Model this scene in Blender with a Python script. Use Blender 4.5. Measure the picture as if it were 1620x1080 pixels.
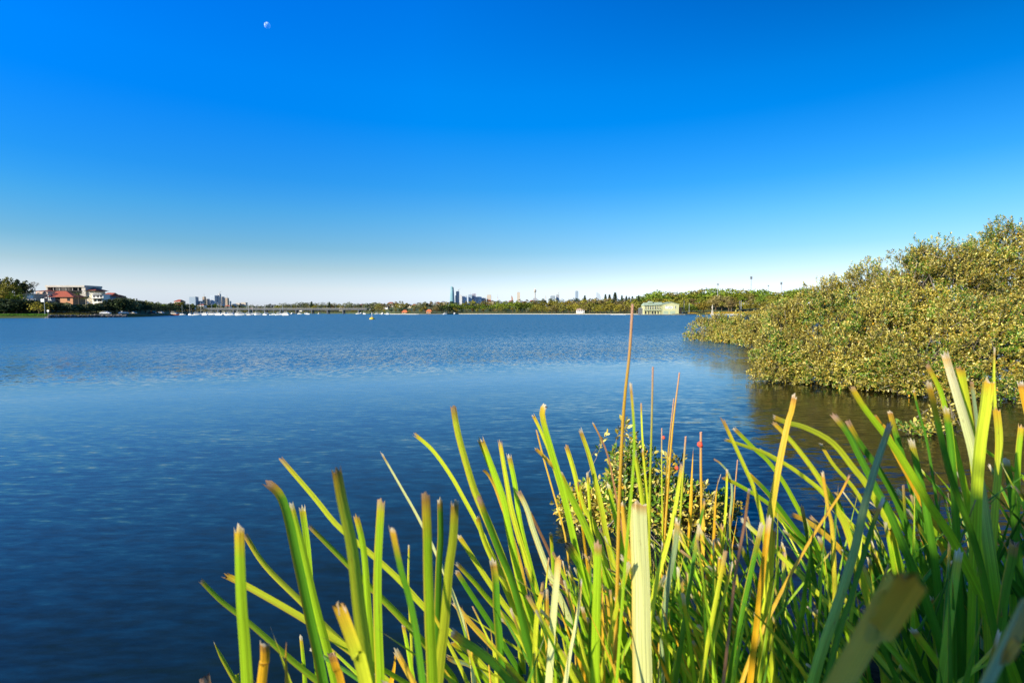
import bpy, math, random
import numpy as np
from mathutils import Vector, noise, Matrix
R = math.radians
for o in list(bpy.data.objects): bpy.data.objects.remove(o)
sc = bpy.context.scene
C = sc.collection

# ------------------------------------------------------------------ camera
CAM_H = 2.5; F = 810.0; PITCH = math.atan(46 / F)
cam = bpy.data.objects.new('camera', bpy.data.cameras.new('camera')); C.objects.link(cam)
cam.location = (0, 0, CAM_H); cam.rotation_euler = (R(90) - PITCH, 0, 0)
cam.data.sensor_width = 36; cam.data.lens = 18; cam.data.clip_start = .05; cam.data.clip_end = 60000
cam.data.dof.use_dof = True; cam.data.dof.focus_distance = 9.0; cam.data.dof.aperture_fstop = 6.3
sc.camera = cam
# ------------------------------------------------------------------ sky + sun
SUN_AZ = R(-128); SUN_EL = R(23)
w = bpy.data.worlds.new('World'); sc.world = w; w.use_nodes = True
nt = w.node_tree; nt.nodes.clear()
def N(t, ty, **k):
    n = t.nodes.new(ty)
    for a, b in k.items(): setattr(n, a, b)
    return n
out = N(nt, 'ShaderNodeOutputWorld'); bg = N(nt, 'ShaderNodeBackground')
sky = N(nt, 'ShaderNodeTexSky', sky_type='NISHITA', sun_disc=False, sun_elevation=SUN_EL, sun_rotation=SUN_AZ,
        air_density=1.0, dust_density=0.6, ozone_density=2.0)
bg.inputs['Strength'].default_value = .09
tc = N(nt, 'ShaderNodeTexCoord'); sx = N(nt, 'ShaderNodeSeparateXYZ'); rp = N(nt, 'ShaderNodeValToRGB')
mul = N(nt, 'ShaderNodeMix', data_type='RGBA', blend_type='MULTIPLY'); mul.inputs[0].default_value = 1
nt.links.new(tc.outputs['Generated'], sx.inputs[0]); nt.links.new(sx.outputs['Z'], rp.inputs[0])
nt.links.new(sky.outputs[0], mul.inputs[6]); nt.links.new(rp.outputs[0], mul.inputs[7])
gain = N(nt, 'ShaderNodeVectorMath', operation='SCALE'); gain.inputs['Scale'].default_value = 2.46
nt.links.new(mul.outputs[2], gain.inputs[0])
# clear air is deeper blue towards the side away from the sun, high up
def nm_(op, a, b_):
    q = N(nt, 'ShaderNodeMath', operation=op, use_clamp=False)
    for i, v in enumerate((a, b_)):
        if isinstance(v, (int, float)): q.inputs[i].default_value = v
        else: nt.links.new(v, q.inputs[i])
    return q.outputs[0]
hi = N(nt, 'ShaderNodeMapRange'); nt.links.new(sx.outputs['Z'], hi.inputs[0])
for i_, v_ in enumerate((.12, .5, 0, .72)): hi.inputs[i_ + 1].default_value = v_
xr = N(nt, 'ShaderNodeMapRange'); nt.links.new(sx.outputs['X'], xr.inputs[0])
for i_, v_ in enumerate((-.15, .75, 0, 1)): xr.inputs[i_ + 1].default_value = v_
g2 = N(nt, 'ShaderNodeVectorMath', operation='SCALE'); nt.links.new(gain.outputs[0], g2.inputs[0])
nt.links.new(nm_('SUBTRACT', 1, nm_('MULTIPLY', hi.outputs[0], xr.outputs[0])), g2.inputs['Scale'])
xl = N(nt, 'ShaderNodeMapRange'); nt.links.new(sx.outputs['X'], xl.inputs[0])
for i_, v_ in enumerate((-.1, -.65, 0, 1)): xl.inputs[i_ + 1].default_value = v_
zl = N(nt, 'ShaderNodeMapRange'); nt.links.new(sx.outputs['Z'], zl.inputs[0])
for i_, v_ in enumerate((.06, .2, 0, 1)): zl.inputs[i_ + 1].default_value = v_
ml_ = N(nt, 'ShaderNodeMix', data_type='RGBA', blend_type='MULTIPLY'); ml_.inputs[7].default_value = (.52, .96, 1.13, 1)
nt.links.new(nm_('MULTIPLY', xl.outputs[0], zl.outputs[0]), ml_.inputs[0]); nt.links.new(g2.outputs[0], ml_.inputs[6]); nt.links.new(ml_.outputs[2], bg.inputs[0]); nt.links.new(bg.outputs[0], out.inputs[0])
SKY = [(0.0, (.44, .52, .86)), (0.0197, (0.45, 0.51, 0.80)), (0.0417, (0.455, 0.465, 0.62)), (0.0782, (0.337, 0.373, 0.435)), (0.1142, (0.219, 0.334, 0.408)),
       (0.1728, (0.136, 0.343, 0.472)), (0.2293, (0.056, 0.326, 0.547)), (0.3341, (0.0, 0.332, 0.695)), (0.382, (0.0, 0.353, 0.753)), (0.5029, (0.0, 0.337, 0.825)), (1.0, (0, .22, .5))]                     # clear-air tint by elevation
rp.color_ramp.interpolation = 'LINEAR'
el = rp.color_ramp.elements
while len(el) > 1: el.remove(el[0])
el[0].position = SKY[0][0]; el[0].color = (*SKY[0][1], 1)
for p_, c_ in SKY[1:]: el.new(p_).color = (*c_, 1)
sun = bpy.data.objects.new('sun', bpy.data.lights.new('sun', 'SUN')); C.objects.link(sun)
sun.data.energy = 5.0; sun.data.angle = R(.5); sun.data.color = (1, .87, .62)
SD = Vector((math.sin(SUN_AZ) * math.cos(SUN_EL), math.cos(SUN_AZ) * math.cos(SUN_EL), math.sin(SUN_EL)))
sun.rotation_euler = SD.to_track_quat('Z', 'Y').to_euler()
sc.view_settings.view_transform = 'Standard'; sc.view_settings.look = 'None'
sc.view_settings.exposure = .7; sc.view_settings.gamma = 1
sc.render.engine = 'CYCLES'
sc.cycles.use_denoising = True
sc.cycles.max_bounces = 6; sc.cycles.transparent_max_bounces = 8

# ------------------------------------------------------------------ helpers
cp, sp = math.cos(PITCH), math.sin(PITCH)
def at(px, py, Y):
    u, v = (px - 810) / F, (540 - py) / F
    fy, fz = cp + v * sp, v * cp - sp
    k = Y / fy
    return Vector((u * k, Y, CAM_H + fz * k))
def mpp(Y): return Y / F
def tag(o, label=None, cat=None, group=None, kind=None):
    if label: o['label'] = label
    if cat: o['category'] = cat
    if group: o['group'] = group
    if kind: o['kind'] = kind
    return o
def empty(name, loc, label, cat, group=None, rz=0):
    o = bpy.data.objects.new(name, None); C.objects.link(o); o.location = loc; o.rotation_euler.z = rz
    o.empty_display_size = .2
    return tag(o, label, cat, group)
def mesh_np(name, V, Fq, cols=None, uvs=None, smooth=False):
    """V (n,3); Fq list of face tuples or an (m,k) array; cols per vertex"""
    me = bpy.data.meshes.new(name)
    V = np.asarray(V, dtype=np.float32)
    if isinstance(Fq, np.ndarray):
        m, k = Fq.shape
        me.vertices.add(len(V)); me.vertices.foreach_set('co', V.ravel())
        me.loops.add(m * k); me.loops.foreach_set('vertex_index', Fq.astype(np.int32).ravel())
        me.polygons.add(m); me.polygons.foreach_set('loop_start', np.arange(0, m * k, k, dtype=np.int32))
        me.polygons.foreach_set('loop_total', np.full(m, k, dtype=np.int32))
    else:
        me.from_pydata([tuple(map(float, v)) for v in V], [], Fq)
    if cols is not None:
        a = me.color_attributes.new('Col', 'FLOAT_COLOR', 'POINT')
        c = np.ones((len(V), 4), dtype=np.float32); c[:, :3] = cols
        a.data.foreach_set('color', c.ravel())
    if uvs is not None:
        a = me.attributes.new('LUV', 'FLOAT2', 'POINT'); a.data.foreach_set('vector', np.asarray(uvs, dtype=np.float32).ravel())
    if smooth: me.polygons.foreach_set('use_smooth', np.ones(len(me.polygons), dtype=bool))
    me.update(calc_edges=True); me.validate()
    return me
def link(name, me, mat, parent=None):
    o = bpy.data.objects.new(name, me); C.objects.link(o)
    if mat and not me.materials: me.materials.append(mat)
    if parent: o.parent = parent
    return o
class MB:
    def __init__(s): s.v = []; s.f = []
    def add(s, vs, fs):
        n = len(s.v); s.v += [tuple(v) for v in vs]; s.f += [tuple(i + n for i in f) for f in fs]; return s
    def box(s, x0, x1, y0, y1, z0, z1, taper=0):
        t = taper
        s.add([(x0, y0, z0), (x1, y0, z0), (x1, y1, z0), (x0, y1, z0), (x0 + t, y0 + t, z1), (x1 - t, y0 + t, z1), (x1 - t, y1 - t, z1), (x0 + t, y1 - t, z1)],
              [(3, 2, 1, 0), (4, 5, 6, 7), (0, 1, 5, 4), (1, 2, 6, 5), (2, 3, 7, 6), (3, 0, 4, 7)]); return s
    def tube(s, pts, rad, n=6, cap=True):
        pts = [Vector(p) for p in pts]
        if not hasattr(rad, '__len__'): rad = [rad] * len(pts)
        base = len(s.v); up = Vector((0, 0, 1))
        for i, p in enumerate(pts):
            t = (pts[min(i + 1, len(pts) - 1)] - pts[max(i - 1, 0)])
            if t.length < 1e-9: t = Vector((0, 0, 1))
            t.normalize()
            a = t.cross(up if abs(t.z) < .9 else Vector((1, 0, 0))).normalized(); b = t.cross(a)
            for k in range(n):
                q = p + (a * math.cos(2 * math.pi * k / n) + b * math.sin(2 * math.pi * k / n)) * rad[i]
                s.v.append(tuple(q))
        for i in range(len(pts) - 1):
            for k in range(n):
                s.f.append((base + i * n + k, base + i * n + (k + 1) % n, base + (i + 1) * n + (k + 1) % n, base + (i + 1) * n + k))
        if cap:
            s.f.append(tuple(base + k for k in range(n))[::-1]); s.f.append(tuple(base + (len(pts) - 1) * n + k for k in range(n)))
        return s
    def prism(s, poly, y0, y1):       # polygon in xz, extruded along y
        n = len(poly)
        s.add([(x, y0, z) for x, z in poly] + [(x, y1, z) for x, z in poly],
              [tuple(range(n)), tuple(range(2 * n - 1, n - 1, -1))] + [(i, i + n, (i + 1) % n + n, (i + 1) % n) for i in range(n)])
        return s
    def lathe(s, prof, n=12, cx=0, cy=0):
        base = len(s.v)
        for r, z in prof:
            for k in range(n):
                s.v.append((cx + r * math.cos(2 * math.pi * k / n), cy + r * math.sin(2 * math.pi * k / n), z))
        for i in range(len(prof) - 1):
            for k in range(n):
                s.f.append((base + i * n + k, base + i * n + (k + 1) % n, base + (i + 1) * n + (k + 1) % n, base + (i + 1) * n + k))
        s.f.append(tuple(base + k for k in range(n))[::-1]); s.f.append(tuple(base + (len(prof) - 1) * n + k for k in range(n)))
        return s
    def build(s, name, mat, parent=None, smooth=False):
        me = bpy.data.meshes.new(name); me.from_pydata(s.v, [], s.f)
        if smooth: me.polygons.foreach_set('use_smooth', [True] * len(me.polygons))
        me.update(); return link(name, me, mat, parent)
def copy_tree(o, parent=None):
    c = o.copy(); C.objects.link(c); c.parent = parent
    for ch in list(o.children): copy_tree(ch, c)
    return c

# ------------------------------------------------------------------ materials
def newmat(name):
    m = bpy.data.materials.new(name); m.use_nodes = True; t = m.node_tree; t.nodes.clear()
    o = N(t, 'ShaderNodeOutputMaterial'); return m, t, o
def plain(name, col, rough=.7, spec=.3, var=.25, scale=1.0, metal=0, bump=0):
    m, t, o = newmat(name); b = N(t, 'ShaderNodeBsdfPrincipled')
    b.inputs['Roughness'].default_value = rough; b.inputs['Specular IOR Level'].default_value = spec; b.inputs['Metallic'].default_value = metal
    tcn = N(t, 'ShaderNodeTexCoord'); nz = N(t, 'ShaderNodeTexNoise'); nz.inputs['Scale'].default_value = scale; nz.inputs['Detail'].default_value = 5
    mr = N(t, 'ShaderNodeMapRange'); mr.inputs[3].default_value = 1 - var; mr.inputs[4].default_value = 1 + var
    mr.inputs[1].default_value = .25; mr.inputs[2].default_value = .75
    mx = N(t, 'ShaderNodeVectorMath', operation='SCALE'); mx.inputs[0].default_value = col
    t.links.new(tcn.outputs['Object'], nz.inputs['Vector']); t.links.new(nz.outputs['Fac'], mr.inputs[0]); t.links.new(mr.outputs[0], mx.inputs['Scale'])
    t.links.new(mx.outputs[0], b.inputs['Base Color']); t.links.new(b.outputs[0], o.inputs[0])
    if bump:
        bp = N(t, 'ShaderNodeBump'); bp.inputs['Strength'].default_value = bump; bp.inputs['Distance'].default_value = .1
        t.links.new(nz.outputs['Fac'], bp.inputs['Height']); t.links.new(bp.outputs[0], b.inputs['Normal'])
    return m
def leafy(name, rough=.45, trans=.3, spec=.4, tint=(1, 1, 1), objvar=0.0, streak=False):
    m, t, o = newmat(name); b = N(t, 'ShaderNodeBsdfPrincipled')
    b.inputs['Roughness'].default_value = rough; b.inputs['Specular IOR Level'].default_value = spec
    a = N(t, 'ShaderNodeVertexColor', layer_name='Col')
    v = N(t, 'ShaderNodeVectorMath', operation='MULTIPLY'); v.inputs[1].default_value = tint
    t.links.new(a.outputs[0], v.inputs[0]); last = v.outputs[0]
    if objvar:
        oi = N(t, 'ShaderNodeObjectInfo'); hs = N(t, 'ShaderNodeHueSaturation')
        m1 = N(t, 'ShaderNodeMapRange'); m1.inputs[3].default_value = 1 - objvar; m1.inputs[4].default_value = 1 + objvar
        m2 = N(t, 'ShaderNodeMath', operation='MULTIPLY_ADD'); m2.inputs[1].default_value = .03; m2.inputs[2].default_value = .488
        t.links.new(oi.outputs['Random'], m1.inputs[0]); t.links.new(oi.outputs['Random'], m2.inputs[0])
        t.links.new(last, hs.inputs['Color']); t.links.new(m1.outputs[0], hs.inputs['Value']); t.links.new(m2.outputs[0], hs.inputs['Hue'])
        last = hs.outputs[0]
    if streak:
        uv = N(t, 'ShaderNodeAttribute', attribute_name='LUV'); mp = N(t, 'ShaderNodeMapping'); mp.inputs['Scale'].default_value = (40, 3.0, 1)
        oi = N(t, 'ShaderNodeObjectInfo'); ad = N(t, 'ShaderNodeVectorMath', operation='ADD')
        nz = N(t, 'ShaderNodeTexNoise'); nz.inputs['Scale'].default_value = 1; nz.inputs['Detail'].default_value = 3
        t.links.new(uv.outputs['Vector'], mp.inputs[0]); t.links.new(mp.outputs[0], ad.inputs[0]); t.links.new(oi.outputs['Location'], ad.inputs[1])
        t.links.new(ad.outputs[0], nz.inputs['Vector'])
        mr = N(t, 'ShaderNodeMapRange'); mr.inputs[1].default_value = .3; mr.inputs[2].default_value = .7; mr.inputs[3].default_value = .6; mr.inputs[4].default_value = 1.3
        t.links.new(nz.outputs['Fac'], mr.inputs[0]); sc_ = N(t, 'ShaderNodeVectorMath', operation='SCALE')
        t.links.new(last, sc_.inputs[0]); t.links.new(mr.outputs[0], sc_.inputs['Scale']); last = sc_.outputs[0]
        m3 = N(t, 'ShaderNodeMapping'); m3.inputs['Scale'].default_value = (9, 34, 1); t.links.new(uv.outputs['Vector'], m3.inputs[0])
        n3 = N(t, 'ShaderNodeTexNoise'); n3.inputs['Scale'].default_value = 1; n3.inputs['Detail'].default_value = 4; t.links.new(m3.outputs[0], n3.inputs['Vector'])
        r3 = N(t, 'ShaderNodeMapRange'); r3.inputs[1].default_value = .66; r3.inputs[2].default_value = .74; r3.inputs[4].default_value = .75; t.links.new(n3.outputs['Fac'], r3.inputs[0])
        x3 = N(t, 'ShaderNodeMix', data_type='RGBA'); x3.inputs[7].default_value = (.22, .12, .04, 1); t.links.new(r3.outputs[0], x3.inputs[0]); t.links.new(last, x3.inputs[6]); last = x3.outputs[2]
        bp = N(t, 'ShaderNodeBump'); bp.inputs['Strength'].default_value = .6; bp.inputs['Distance'].default_value = .002
        t.links.new(nz.outputs['Fac'], bp.inputs['Height']); t.links.new(bp.outputs[0], b.inputs['Normal'])
    tr = N(t, 'ShaderNodeBsdfTranslucent'); mx = N(t, 'ShaderNodeMixShader'); mx.inputs[0].default_value = trans
    t.links.new(last, b.inputs['Base Color']); t.links.new(last, tr.inputs[0])
    t.links.new(b.outputs[0], mx.inputs[1]); t.links.new(tr.outputs[0], mx.inputs[2]); t.links.new(mx.outputs[0], o.inputs[0])
    return m
def facade(name, wall, glass, sx_=3.5, sz_=3.6, frac=.55, rough=.25, vert=False):
    """tower cladding: storeys of glass between wall bands, procedural in object space"""
    m, t, o = newmat(name); b = N(t, 'ShaderNodeBsdfPrincipled')
    tcn = N(t, 'ShaderNodeTexCoord'); s = N(t, 'ShaderNodeSeparateXYZ'); t.links.new(tcn.outputs['Object'], s.inputs[0])
    def band(sock, per, fr):
        d = N(t, 'ShaderNodeMath', operation='DIVIDE'); d.inputs[1].default_value = per; t.links.new(sock, d.inputs[0])
        f = N(t, 'ShaderNodeMath', operation='FRACT'); t.links.new(d.outputs[0], f.inputs[0])
        g = N(t, 'ShaderNodeMath', operation='LESS_THAN'); g.inputs[1].default_value = fr; t.links.new(f.outputs[0], g.inputs[0]); return g.outputs[0]
    gz = band(s.outputs['Z'], sz_ * 2, frac); gx = band(s.outputs['X'], sx_ * 3, .78)
    ml = N(t, 'ShaderNodeMath', operation='MULTIPLY'); t.links.new(gz, ml.inputs[0]); t.links.new(gx, ml.inputs[1])
    mx = N(t, 'ShaderNodeMix', data_type='RGBA'); mx.inputs[6].default_value = (*wall, 1); mx.inputs[7].default_value = (*glass, 1)
    t.links.new((gx if vert else ml.outputs[0]), mx.inputs[0]); t.links.new(mx.outputs[2], b.inputs['Base Color'])
    rr = N(t, 'ShaderNodeMapRange'); rr.inputs[3].default_value = .7; rr.inputs[4].default_value = rough
    t.links.new(ml.outputs[0], rr.inputs[0]); t.links.new(rr.outputs[0], b.inputs['Roughness']); t.links.new(b.outputs[0], o.inputs[0])
    return m
M = {}
M['white'] = plain('white_paint', (.78, .77, .74), .5, .4, .08, .6)
M['cream'] = plain('cream_render', (.66, .58, .42), .8, .2, .12, .5)
M['grey'] = plain('grey_render', (.4, .38, .35), .8, .2, .15, .5)
M['bluegrey'] = plain('blue_grey_cladding', (.13, .2, .27), .6, .3, .2, .5)
M['darkwood'] = plain('dark_timber', (.03, .026, .025), .7, .2, .3, 1)
M['concrete'] = plain('pale_concrete', (.5, .47, .42), .85, .2, .15, .4)
M['dconcrete'] = plain('weathered_dark_concrete', (.12, .13, .15), .85, .2, .25, .3)
M['redtile'] = plain('red_roof_tile', (.34, .09, .055), .8, .15, .25, 1.5, bump=.4)
M['orange_brick'] = plain('orange_brick', (.50, .26, .15), .85, .15, .15, 2)
M['pink'] = plain('pink_render', (.62, .42, .36), .85, .15, .1, 1)
M['brown'] = plain('brown_render', (.33, .2, .13), .85, .15, .1, 1)
M['paleg'] = plain('pale_green_boards', (.50, .50, .27), .7, .25, .08, .7)
M['groof'] = plain('green_metal_roof', (.34, .42, .30), .5, .4, .1, .5)
M['glass'] = plain('window_glass', (.02, .03, .045), .12, .6, .3, .3)
M['metal'] = plain('galvanised_metal', (.4, .42, .44), .45, .5, .15, 2, .6)
M['rubber'] = plain('tyre_rubber', (.02, .02, .02), .8, .2, .2, 4)
M['yellow'] = plain('yellow_buoy_paint', (.75, .5, .05), .45, .4, .15, 2)
M['bark'] = plain('bark', (.12, .09, .065), .9, .1, .35, 4, bump=.5)
M['palebark'] = plain('pale_mangrove_bark', (.26, .22, .17), .9, .1, .35, 6, bump=.5)
M['rock'] = plain('shore_rock', (.2, .18, .17), .9, .15, .4, .9, bump=.6)
M['carwhite'] = plain('white_car_paint', (.8, .8, .84), .25, .6, .03, 1)
M['cardark'] = plain('dark_car_paint', (.05, .06, .09), .25, .6, .03, 1)
M['orange_roof'] = plain('orange_roof_tile', (.6, .17, .07), .8, .15, .2, 1.5)
M['stone'] = plain('pale_sea_wall_stone', (.48, .44, .36), .85, .15, .2, .35, bump=.3)  # the stone's own pale colour
M['soil'] = plain('dark_damp_soil', (.035, .028, .02), .95, .1, .5, 9, bump=.8)
LEAF = leafy('mangrove_leaf', .42, .22, .45)
FAR = leafy('distant_foliage', .75, .15, .1, tint=(1.22, 1.25, 1.1), objvar=.22)
BLADE = leafy('strap_leaf', .38, .34, .5, streak=True)

# ------------------------------------------------------------------ shoreline + terrain
SH = [(-12000, 120), (-2500, 150), (-600, 190), (0, 222), (75, 228), (190, 258), (240, 320), (285, 460), (330, 820), (375, 1050), (560, 960), (600, 760),
      (618, 640), (660, 615), (700, 625), (720, 690), (850, 660), (1000, 600), (1010, 520), (1085, 500), (1110, 520), (1180, 500), (1300, 420), (1700, 300), (2600, 200), (12000, 120)]
HD = [0, 4, 15, 50, 100, 200, 350, 900, 8000]
HT = [(-12000, [1, 1.1, 1.2, 1.5, 2, 2.5, 3, 4, 4]), (-260, [1, 1.1, 1.2, 1.5, 2, 2.5, 3, 4, 4]), (-90, [1, 1.2, 1.5, 7.5, 10, 12, 13, 14, 14]), (0, [1, 1.2, 1.5, 7.5, 10, 12, 13, 14, 14]), (200, [1, 1.4, 1.8, 6, 9, 11, 12, 12, 12]), (330, [1, 1.5, 2, 3, 5, 9, 14, 16, 16]),
      (560, [1, 1.4, 2, 3.5, 6, 11, 17, 20, 20]), (680, [1, 1.3, 2, 3, 6, 12, 15, 16, 16]), (1000, [1, 1.3, 1.6, 3, 5, 8, 10, 12, 12]), (1100, [1, 1.3, 2, 4, 9, 13, 15, 16, 16]), (12000, [1, 1.3, 2, 4, 9, 13, 15, 16, 16])]
def shore(px): return float(np.interp(px, [a for a, b in SH], [b for a, b in SH]))
def ground(px, Y):
    d = Y - shore(px)
    if d <= 0: return 0.0
    hs = [float(np.interp(d, HD, h)) for _, h in HT]
    return float(np.interp(px, [a for a, _ in HT], hs))
def spot(px, Y):
    p = at(px, 500, Y); p.z = ground(px, Y); return p
gv, gf = [], []
PX = sorted(set([-12000, -8000, -5000, -3500, -2500, -1800, -1200, -900] + list(range(-700, 2600, 25)) + [2600, 3500, 5000, 8000, 12000]))
DS = [-60, -8, -1.5, 0, .4, 4, 15, 32, 50, 75, 100, 150, 200, 275, 350, 600, 900, 2500, 8000]
for px in PX:
    S = shore(px)
    for d in DS:
        Y = S + d; z = -1.5 if d < -1 else (-.3 if d == 0 else (-.9 if d < 0 else ground(px, Y)))
        gv.append((*at(px, 500, Y).xy, z + (noise.noise((px * .01, d * .05, 0)) * min(d, 30) * .02 if d > 5 else 0)))
n = len(DS)
for i in range(len(PX) - 1):
    for j in range(n - 1): gf.append((i * n + j, (i + 1) * n + j, (i + 1) * n + j + 1, i * n + j + 1))
m, t, o = newmat('grassy_ground'); b = N(t, 'ShaderNodeBsdfPrincipled'); b.inputs['Roughness'].default_value = .95
nz = N(t, 'ShaderNodeTexNoise'); nz.inputs['Scale'].default_value = .12; nz.inputs['Detail'].default_value = 8
cr = N(t, 'ShaderNodeValToRGB'); cr.color_ramp.elements[0].color = (.05, .09, .015, 1); cr.color_ramp.elements[0].position = .35
cr.color_ramp.elements[1].color = (.10, .10, .03, 1); cr.color_ramp.elements[1].position = .68
tcn = N(t, 'ShaderNodeTexCoord'); t.links.new(tcn.outputs['Object'], nz.inputs['Vector'])
t.links.new(nz.outputs['Fac'], cr.inputs[0]); t.links.new(cr.outputs[0], b.inputs['Base Color']); t.links.new(b.outputs[0], o.inputs[0])
M['ground'] = m
tag(link('ground', mesh_np('ground', gv, gf), m), kind='structure')
# near bank the plants root in
BZ = 1.3
bv, bf = [], []
bx = np.linspace(-14, 14, 71)
def edge(x): return 1.42 + .55 / (1 + math.exp(-(x - .9) * 4)) + .05 * math.sin(x * 7) + (max(0, x - 2.5) * .4)
prof = [(-40, 0), (-12, 0), (-3, 0), (-1, 0), (0, 0), (.6, 0), (.9, 0), (1, -.03), (1.05, -.25), (1.1, -.8), (1.16, -1.5), (1.3, -2.6)]
for x in bx:
    for q, dz in prof:
        y = q * edge(x) if q > .5 else q
        bv.append((x + .04 * noise.noise((x, q * 3, 1)), y, BZ + dz + .05 * noise.noise((x * 2.3, y * 2.3, 0))))
n = len(prof)
for i in range(len(bx) - 1):
    for j in range(n - 1): bf.append((i * n + j, (i + 1) * n + j, (i + 1) * n + j + 1, i * n + j + 1))
tag(link('bank', mesh_np('bank', bv, bf, smooth=True), M['soil']), kind='structure')

# ------------------------------------------------------------------ water
SPK = 1.3
m, t, o = newmat('bay_water'); b = N(t, 'ShaderNodeBsdfPrincipled')
b.inputs['Base Color'].default_value = (.004, .016, .026, 1); b.inputs['IOR'].default_value = 1.35
geo = N(t, 'ShaderNodeNewGeometry'); sep = N(t, 'ShaderNodeSeparateXYZ'); t.links.new(geo.outputs['Position'], sep.inputs[0])
def mapr(sock, a0, a1, b0, b1, clamp=True):
    r = N(t, 'ShaderNodeMapRange', clamp=clamp, interpolation_type='SMOOTHSTEP' if clamp else 'LINEAR')
    for i, v in enumerate((a0, a1, b0, b1)): r.inputs[i + 1].default_value = v
    t.links.new(sock, r.inputs[0]); return r.outputs[0]
def math_(op, a, b_=None):
    n_ = N(t, 'ShaderNodeMath', operation=op)
    for i, v in enumerate((a, b_)):
        if v is None: continue
        if isinstance(v, (int, float)): n_.inputs[i].default_value = v
        else: t.links.new(v, n_.inputs[i])
    return n_.outputs[0]
def nzs(scale, det, sx_=1, sy_=1, off=0, rot=0, rough=.55):
    mp = N(t, 'ShaderNodeMapping'); mp.inputs['Scale'].default_value = (sx_, sy_, 1); mp.inputs['Location'].default_value = (off, off, 0); mp.inputs['Rotation'].default_value = (0, 0, rot)
    t.links.new(geo.outputs['Position'], mp.inputs[0])
    q = N(t, 'ShaderNodeTexNoise'); q.inputs['Scale'].default_value = scale; q.inputs['Detail'].default_value = det; q.inputs['Roughness'].default_value = rough
    t.links.new(mp.outputs[0], q.inputs['Vector']); return q
def slope(scale, det, amp, sx_=1, sy_=1, rot=0, rough=.55):
    q = nzs(scale, det, sx_, sy_, rot=rot, rough=rough)
    v = N(t, 'ShaderNodeVectorMath', operation='SUBTRACT'); t.links.new(q.outputs['Color'], v.inputs[0]); v.inputs[1].default_value = (.5, .5, .5)
    s_ = N(t, 'ShaderNodeVectorMath', operation='SCALE'); t.links.new(v.outputs[0], s_.inputs[0])
    if isinstance(amp, (int, float)): s_.inputs['Scale'].default_value = amp
    else: t.links.new(amp, s_.inputs['Scale'])
    return s_.outputs[0]
warp = nzs(.09, 6, .4, 1.5, 7, 0, .7)
dist = math_('ADD', sep.outputs['Y'], math_('MULTIPLY', sep.outputs['X'], -.33))
yw = math_('MULTIPLY', dist, math_('ADD', .74, math_('MULTIPLY', warp.outputs['Fac'], .52)))
calm = mapr(yw, 20, 31, 0, 1)              # wind-ruffled beyond, calm band nearer
near = mapr(yw, 9, 17, 1, 0)
streaks = nzs(.05, 4, .35, 1.5, 3)
amp = math_('ADD', math_('ADD', math_('MULTIPLY', calm, math_('ADD', .28, math_('MULTIPLY', streaks.outputs['Fac'], .5))), math_('MULTIPLY', near, .2)), .062)
s1 = slope(7.5, 5, math_('MULTIPLY', amp, 1.5), .42, 1.4, .16, .62)
s2 = slope(.5, 3, math_('MULTIPLY', amp, .3), .5, 1.6, .12, .5)
sp1 = nzs(6.5, 3, .7, .42, 2, .14, .7); sp2 = nzs(2.6, 4, .8, .12, 9, .05, .75)
speck = math_('MULTIPLY', math_('ADD', math_('SUBTRACT', sp1.outputs['Fac'], .5), math_('MULTIPLY', math_('SUBTRACT', sp2.outputs['Fac'], .5), mapr(yw, 35, 90, .4, 2.2))), math_('MULTIPLY', calm, SPK))
s3 = slope(1.8, 3, math_('MULTIPLY', amp, .5), .5, 1.6, .3, .5)
a1 = N(t, 'ShaderNodeVectorMath', operation='ADD'); t.links.new(s1, a1.inputs[0]); t.links.new(s2, a1.inputs[1])
a2 = N(t, 'ShaderNodeVectorMath', operation='ADD'); t.links.new(a1.outputs[0], a2.inputs[0]); t.links.new(s3, a2.inputs[1])
fl = N(t, 'ShaderNodeVectorMath', operation='MULTIPLY'); t.links.new(a2.outputs[0], fl.inputs[0]); fl.inputs[1].default_value = (1, 1, 0)
up_ = N(t, 'ShaderNodeVectorMath', operation='ADD'); t.links.new(fl.outputs[0], up_.inputs[0]); bias = N(t, 'ShaderNodeCombineXYZ'); bias.inputs[2].default_value = 1; t.links.new(math_('ADD', math_('ADD', math_('MULTIPLY', calm, -.06), -.004), speck), bias.inputs[1]); t.links.new(bias.outputs[0], up_.inputs[1])
nm = N(t, 'ShaderNodeVectorMath', operation='NORMALIZE'); t.links.new(up_.outputs[0], nm.inputs[0])
t.links.new(nm.outputs[0], b.inputs['Normal'])
t.links.new(mapr(yw, 22, 70, .09, .34), b.inputs['Roughness'])
wc = N(t, 'ShaderNodeValToRGB'); t.links.new(mapr(dist, 3.2, 31, 0, 1, True), wc.inputs[0])      # turbid near water to open blue; calm band's sheen painted into the colour
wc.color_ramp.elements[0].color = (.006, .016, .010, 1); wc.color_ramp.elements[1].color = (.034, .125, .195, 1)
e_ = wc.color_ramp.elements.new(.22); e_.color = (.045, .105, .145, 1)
sheen_ = wc.color_ramp.elements.new(.62); sheen_.color = (.115, .235, .35, 1)
refl_nz = nzs(.4, 4, 1, 1, 5); mk = math_('ADD', math_('SUBTRACT', sep.outputs['X'], math_('MULTIPLY', sep.outputs['Y'], .455)), math_('MULTIPLY', math_('SUBTRACT', refl_nz.outputs['Fac'], .5), 1.6))
mm = N(t, 'ShaderNodeMix', data_type='RGBA'); mm.inputs[7].default_value = (.011, .011, .004, 1)      # brown shallows with the mangroves' dark reflection painted into the colour
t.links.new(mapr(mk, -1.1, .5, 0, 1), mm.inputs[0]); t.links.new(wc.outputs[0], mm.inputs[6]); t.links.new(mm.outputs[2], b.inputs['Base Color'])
t.links.new(b.outputs[0], o.inputs[0])
M['water'] = m
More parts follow.
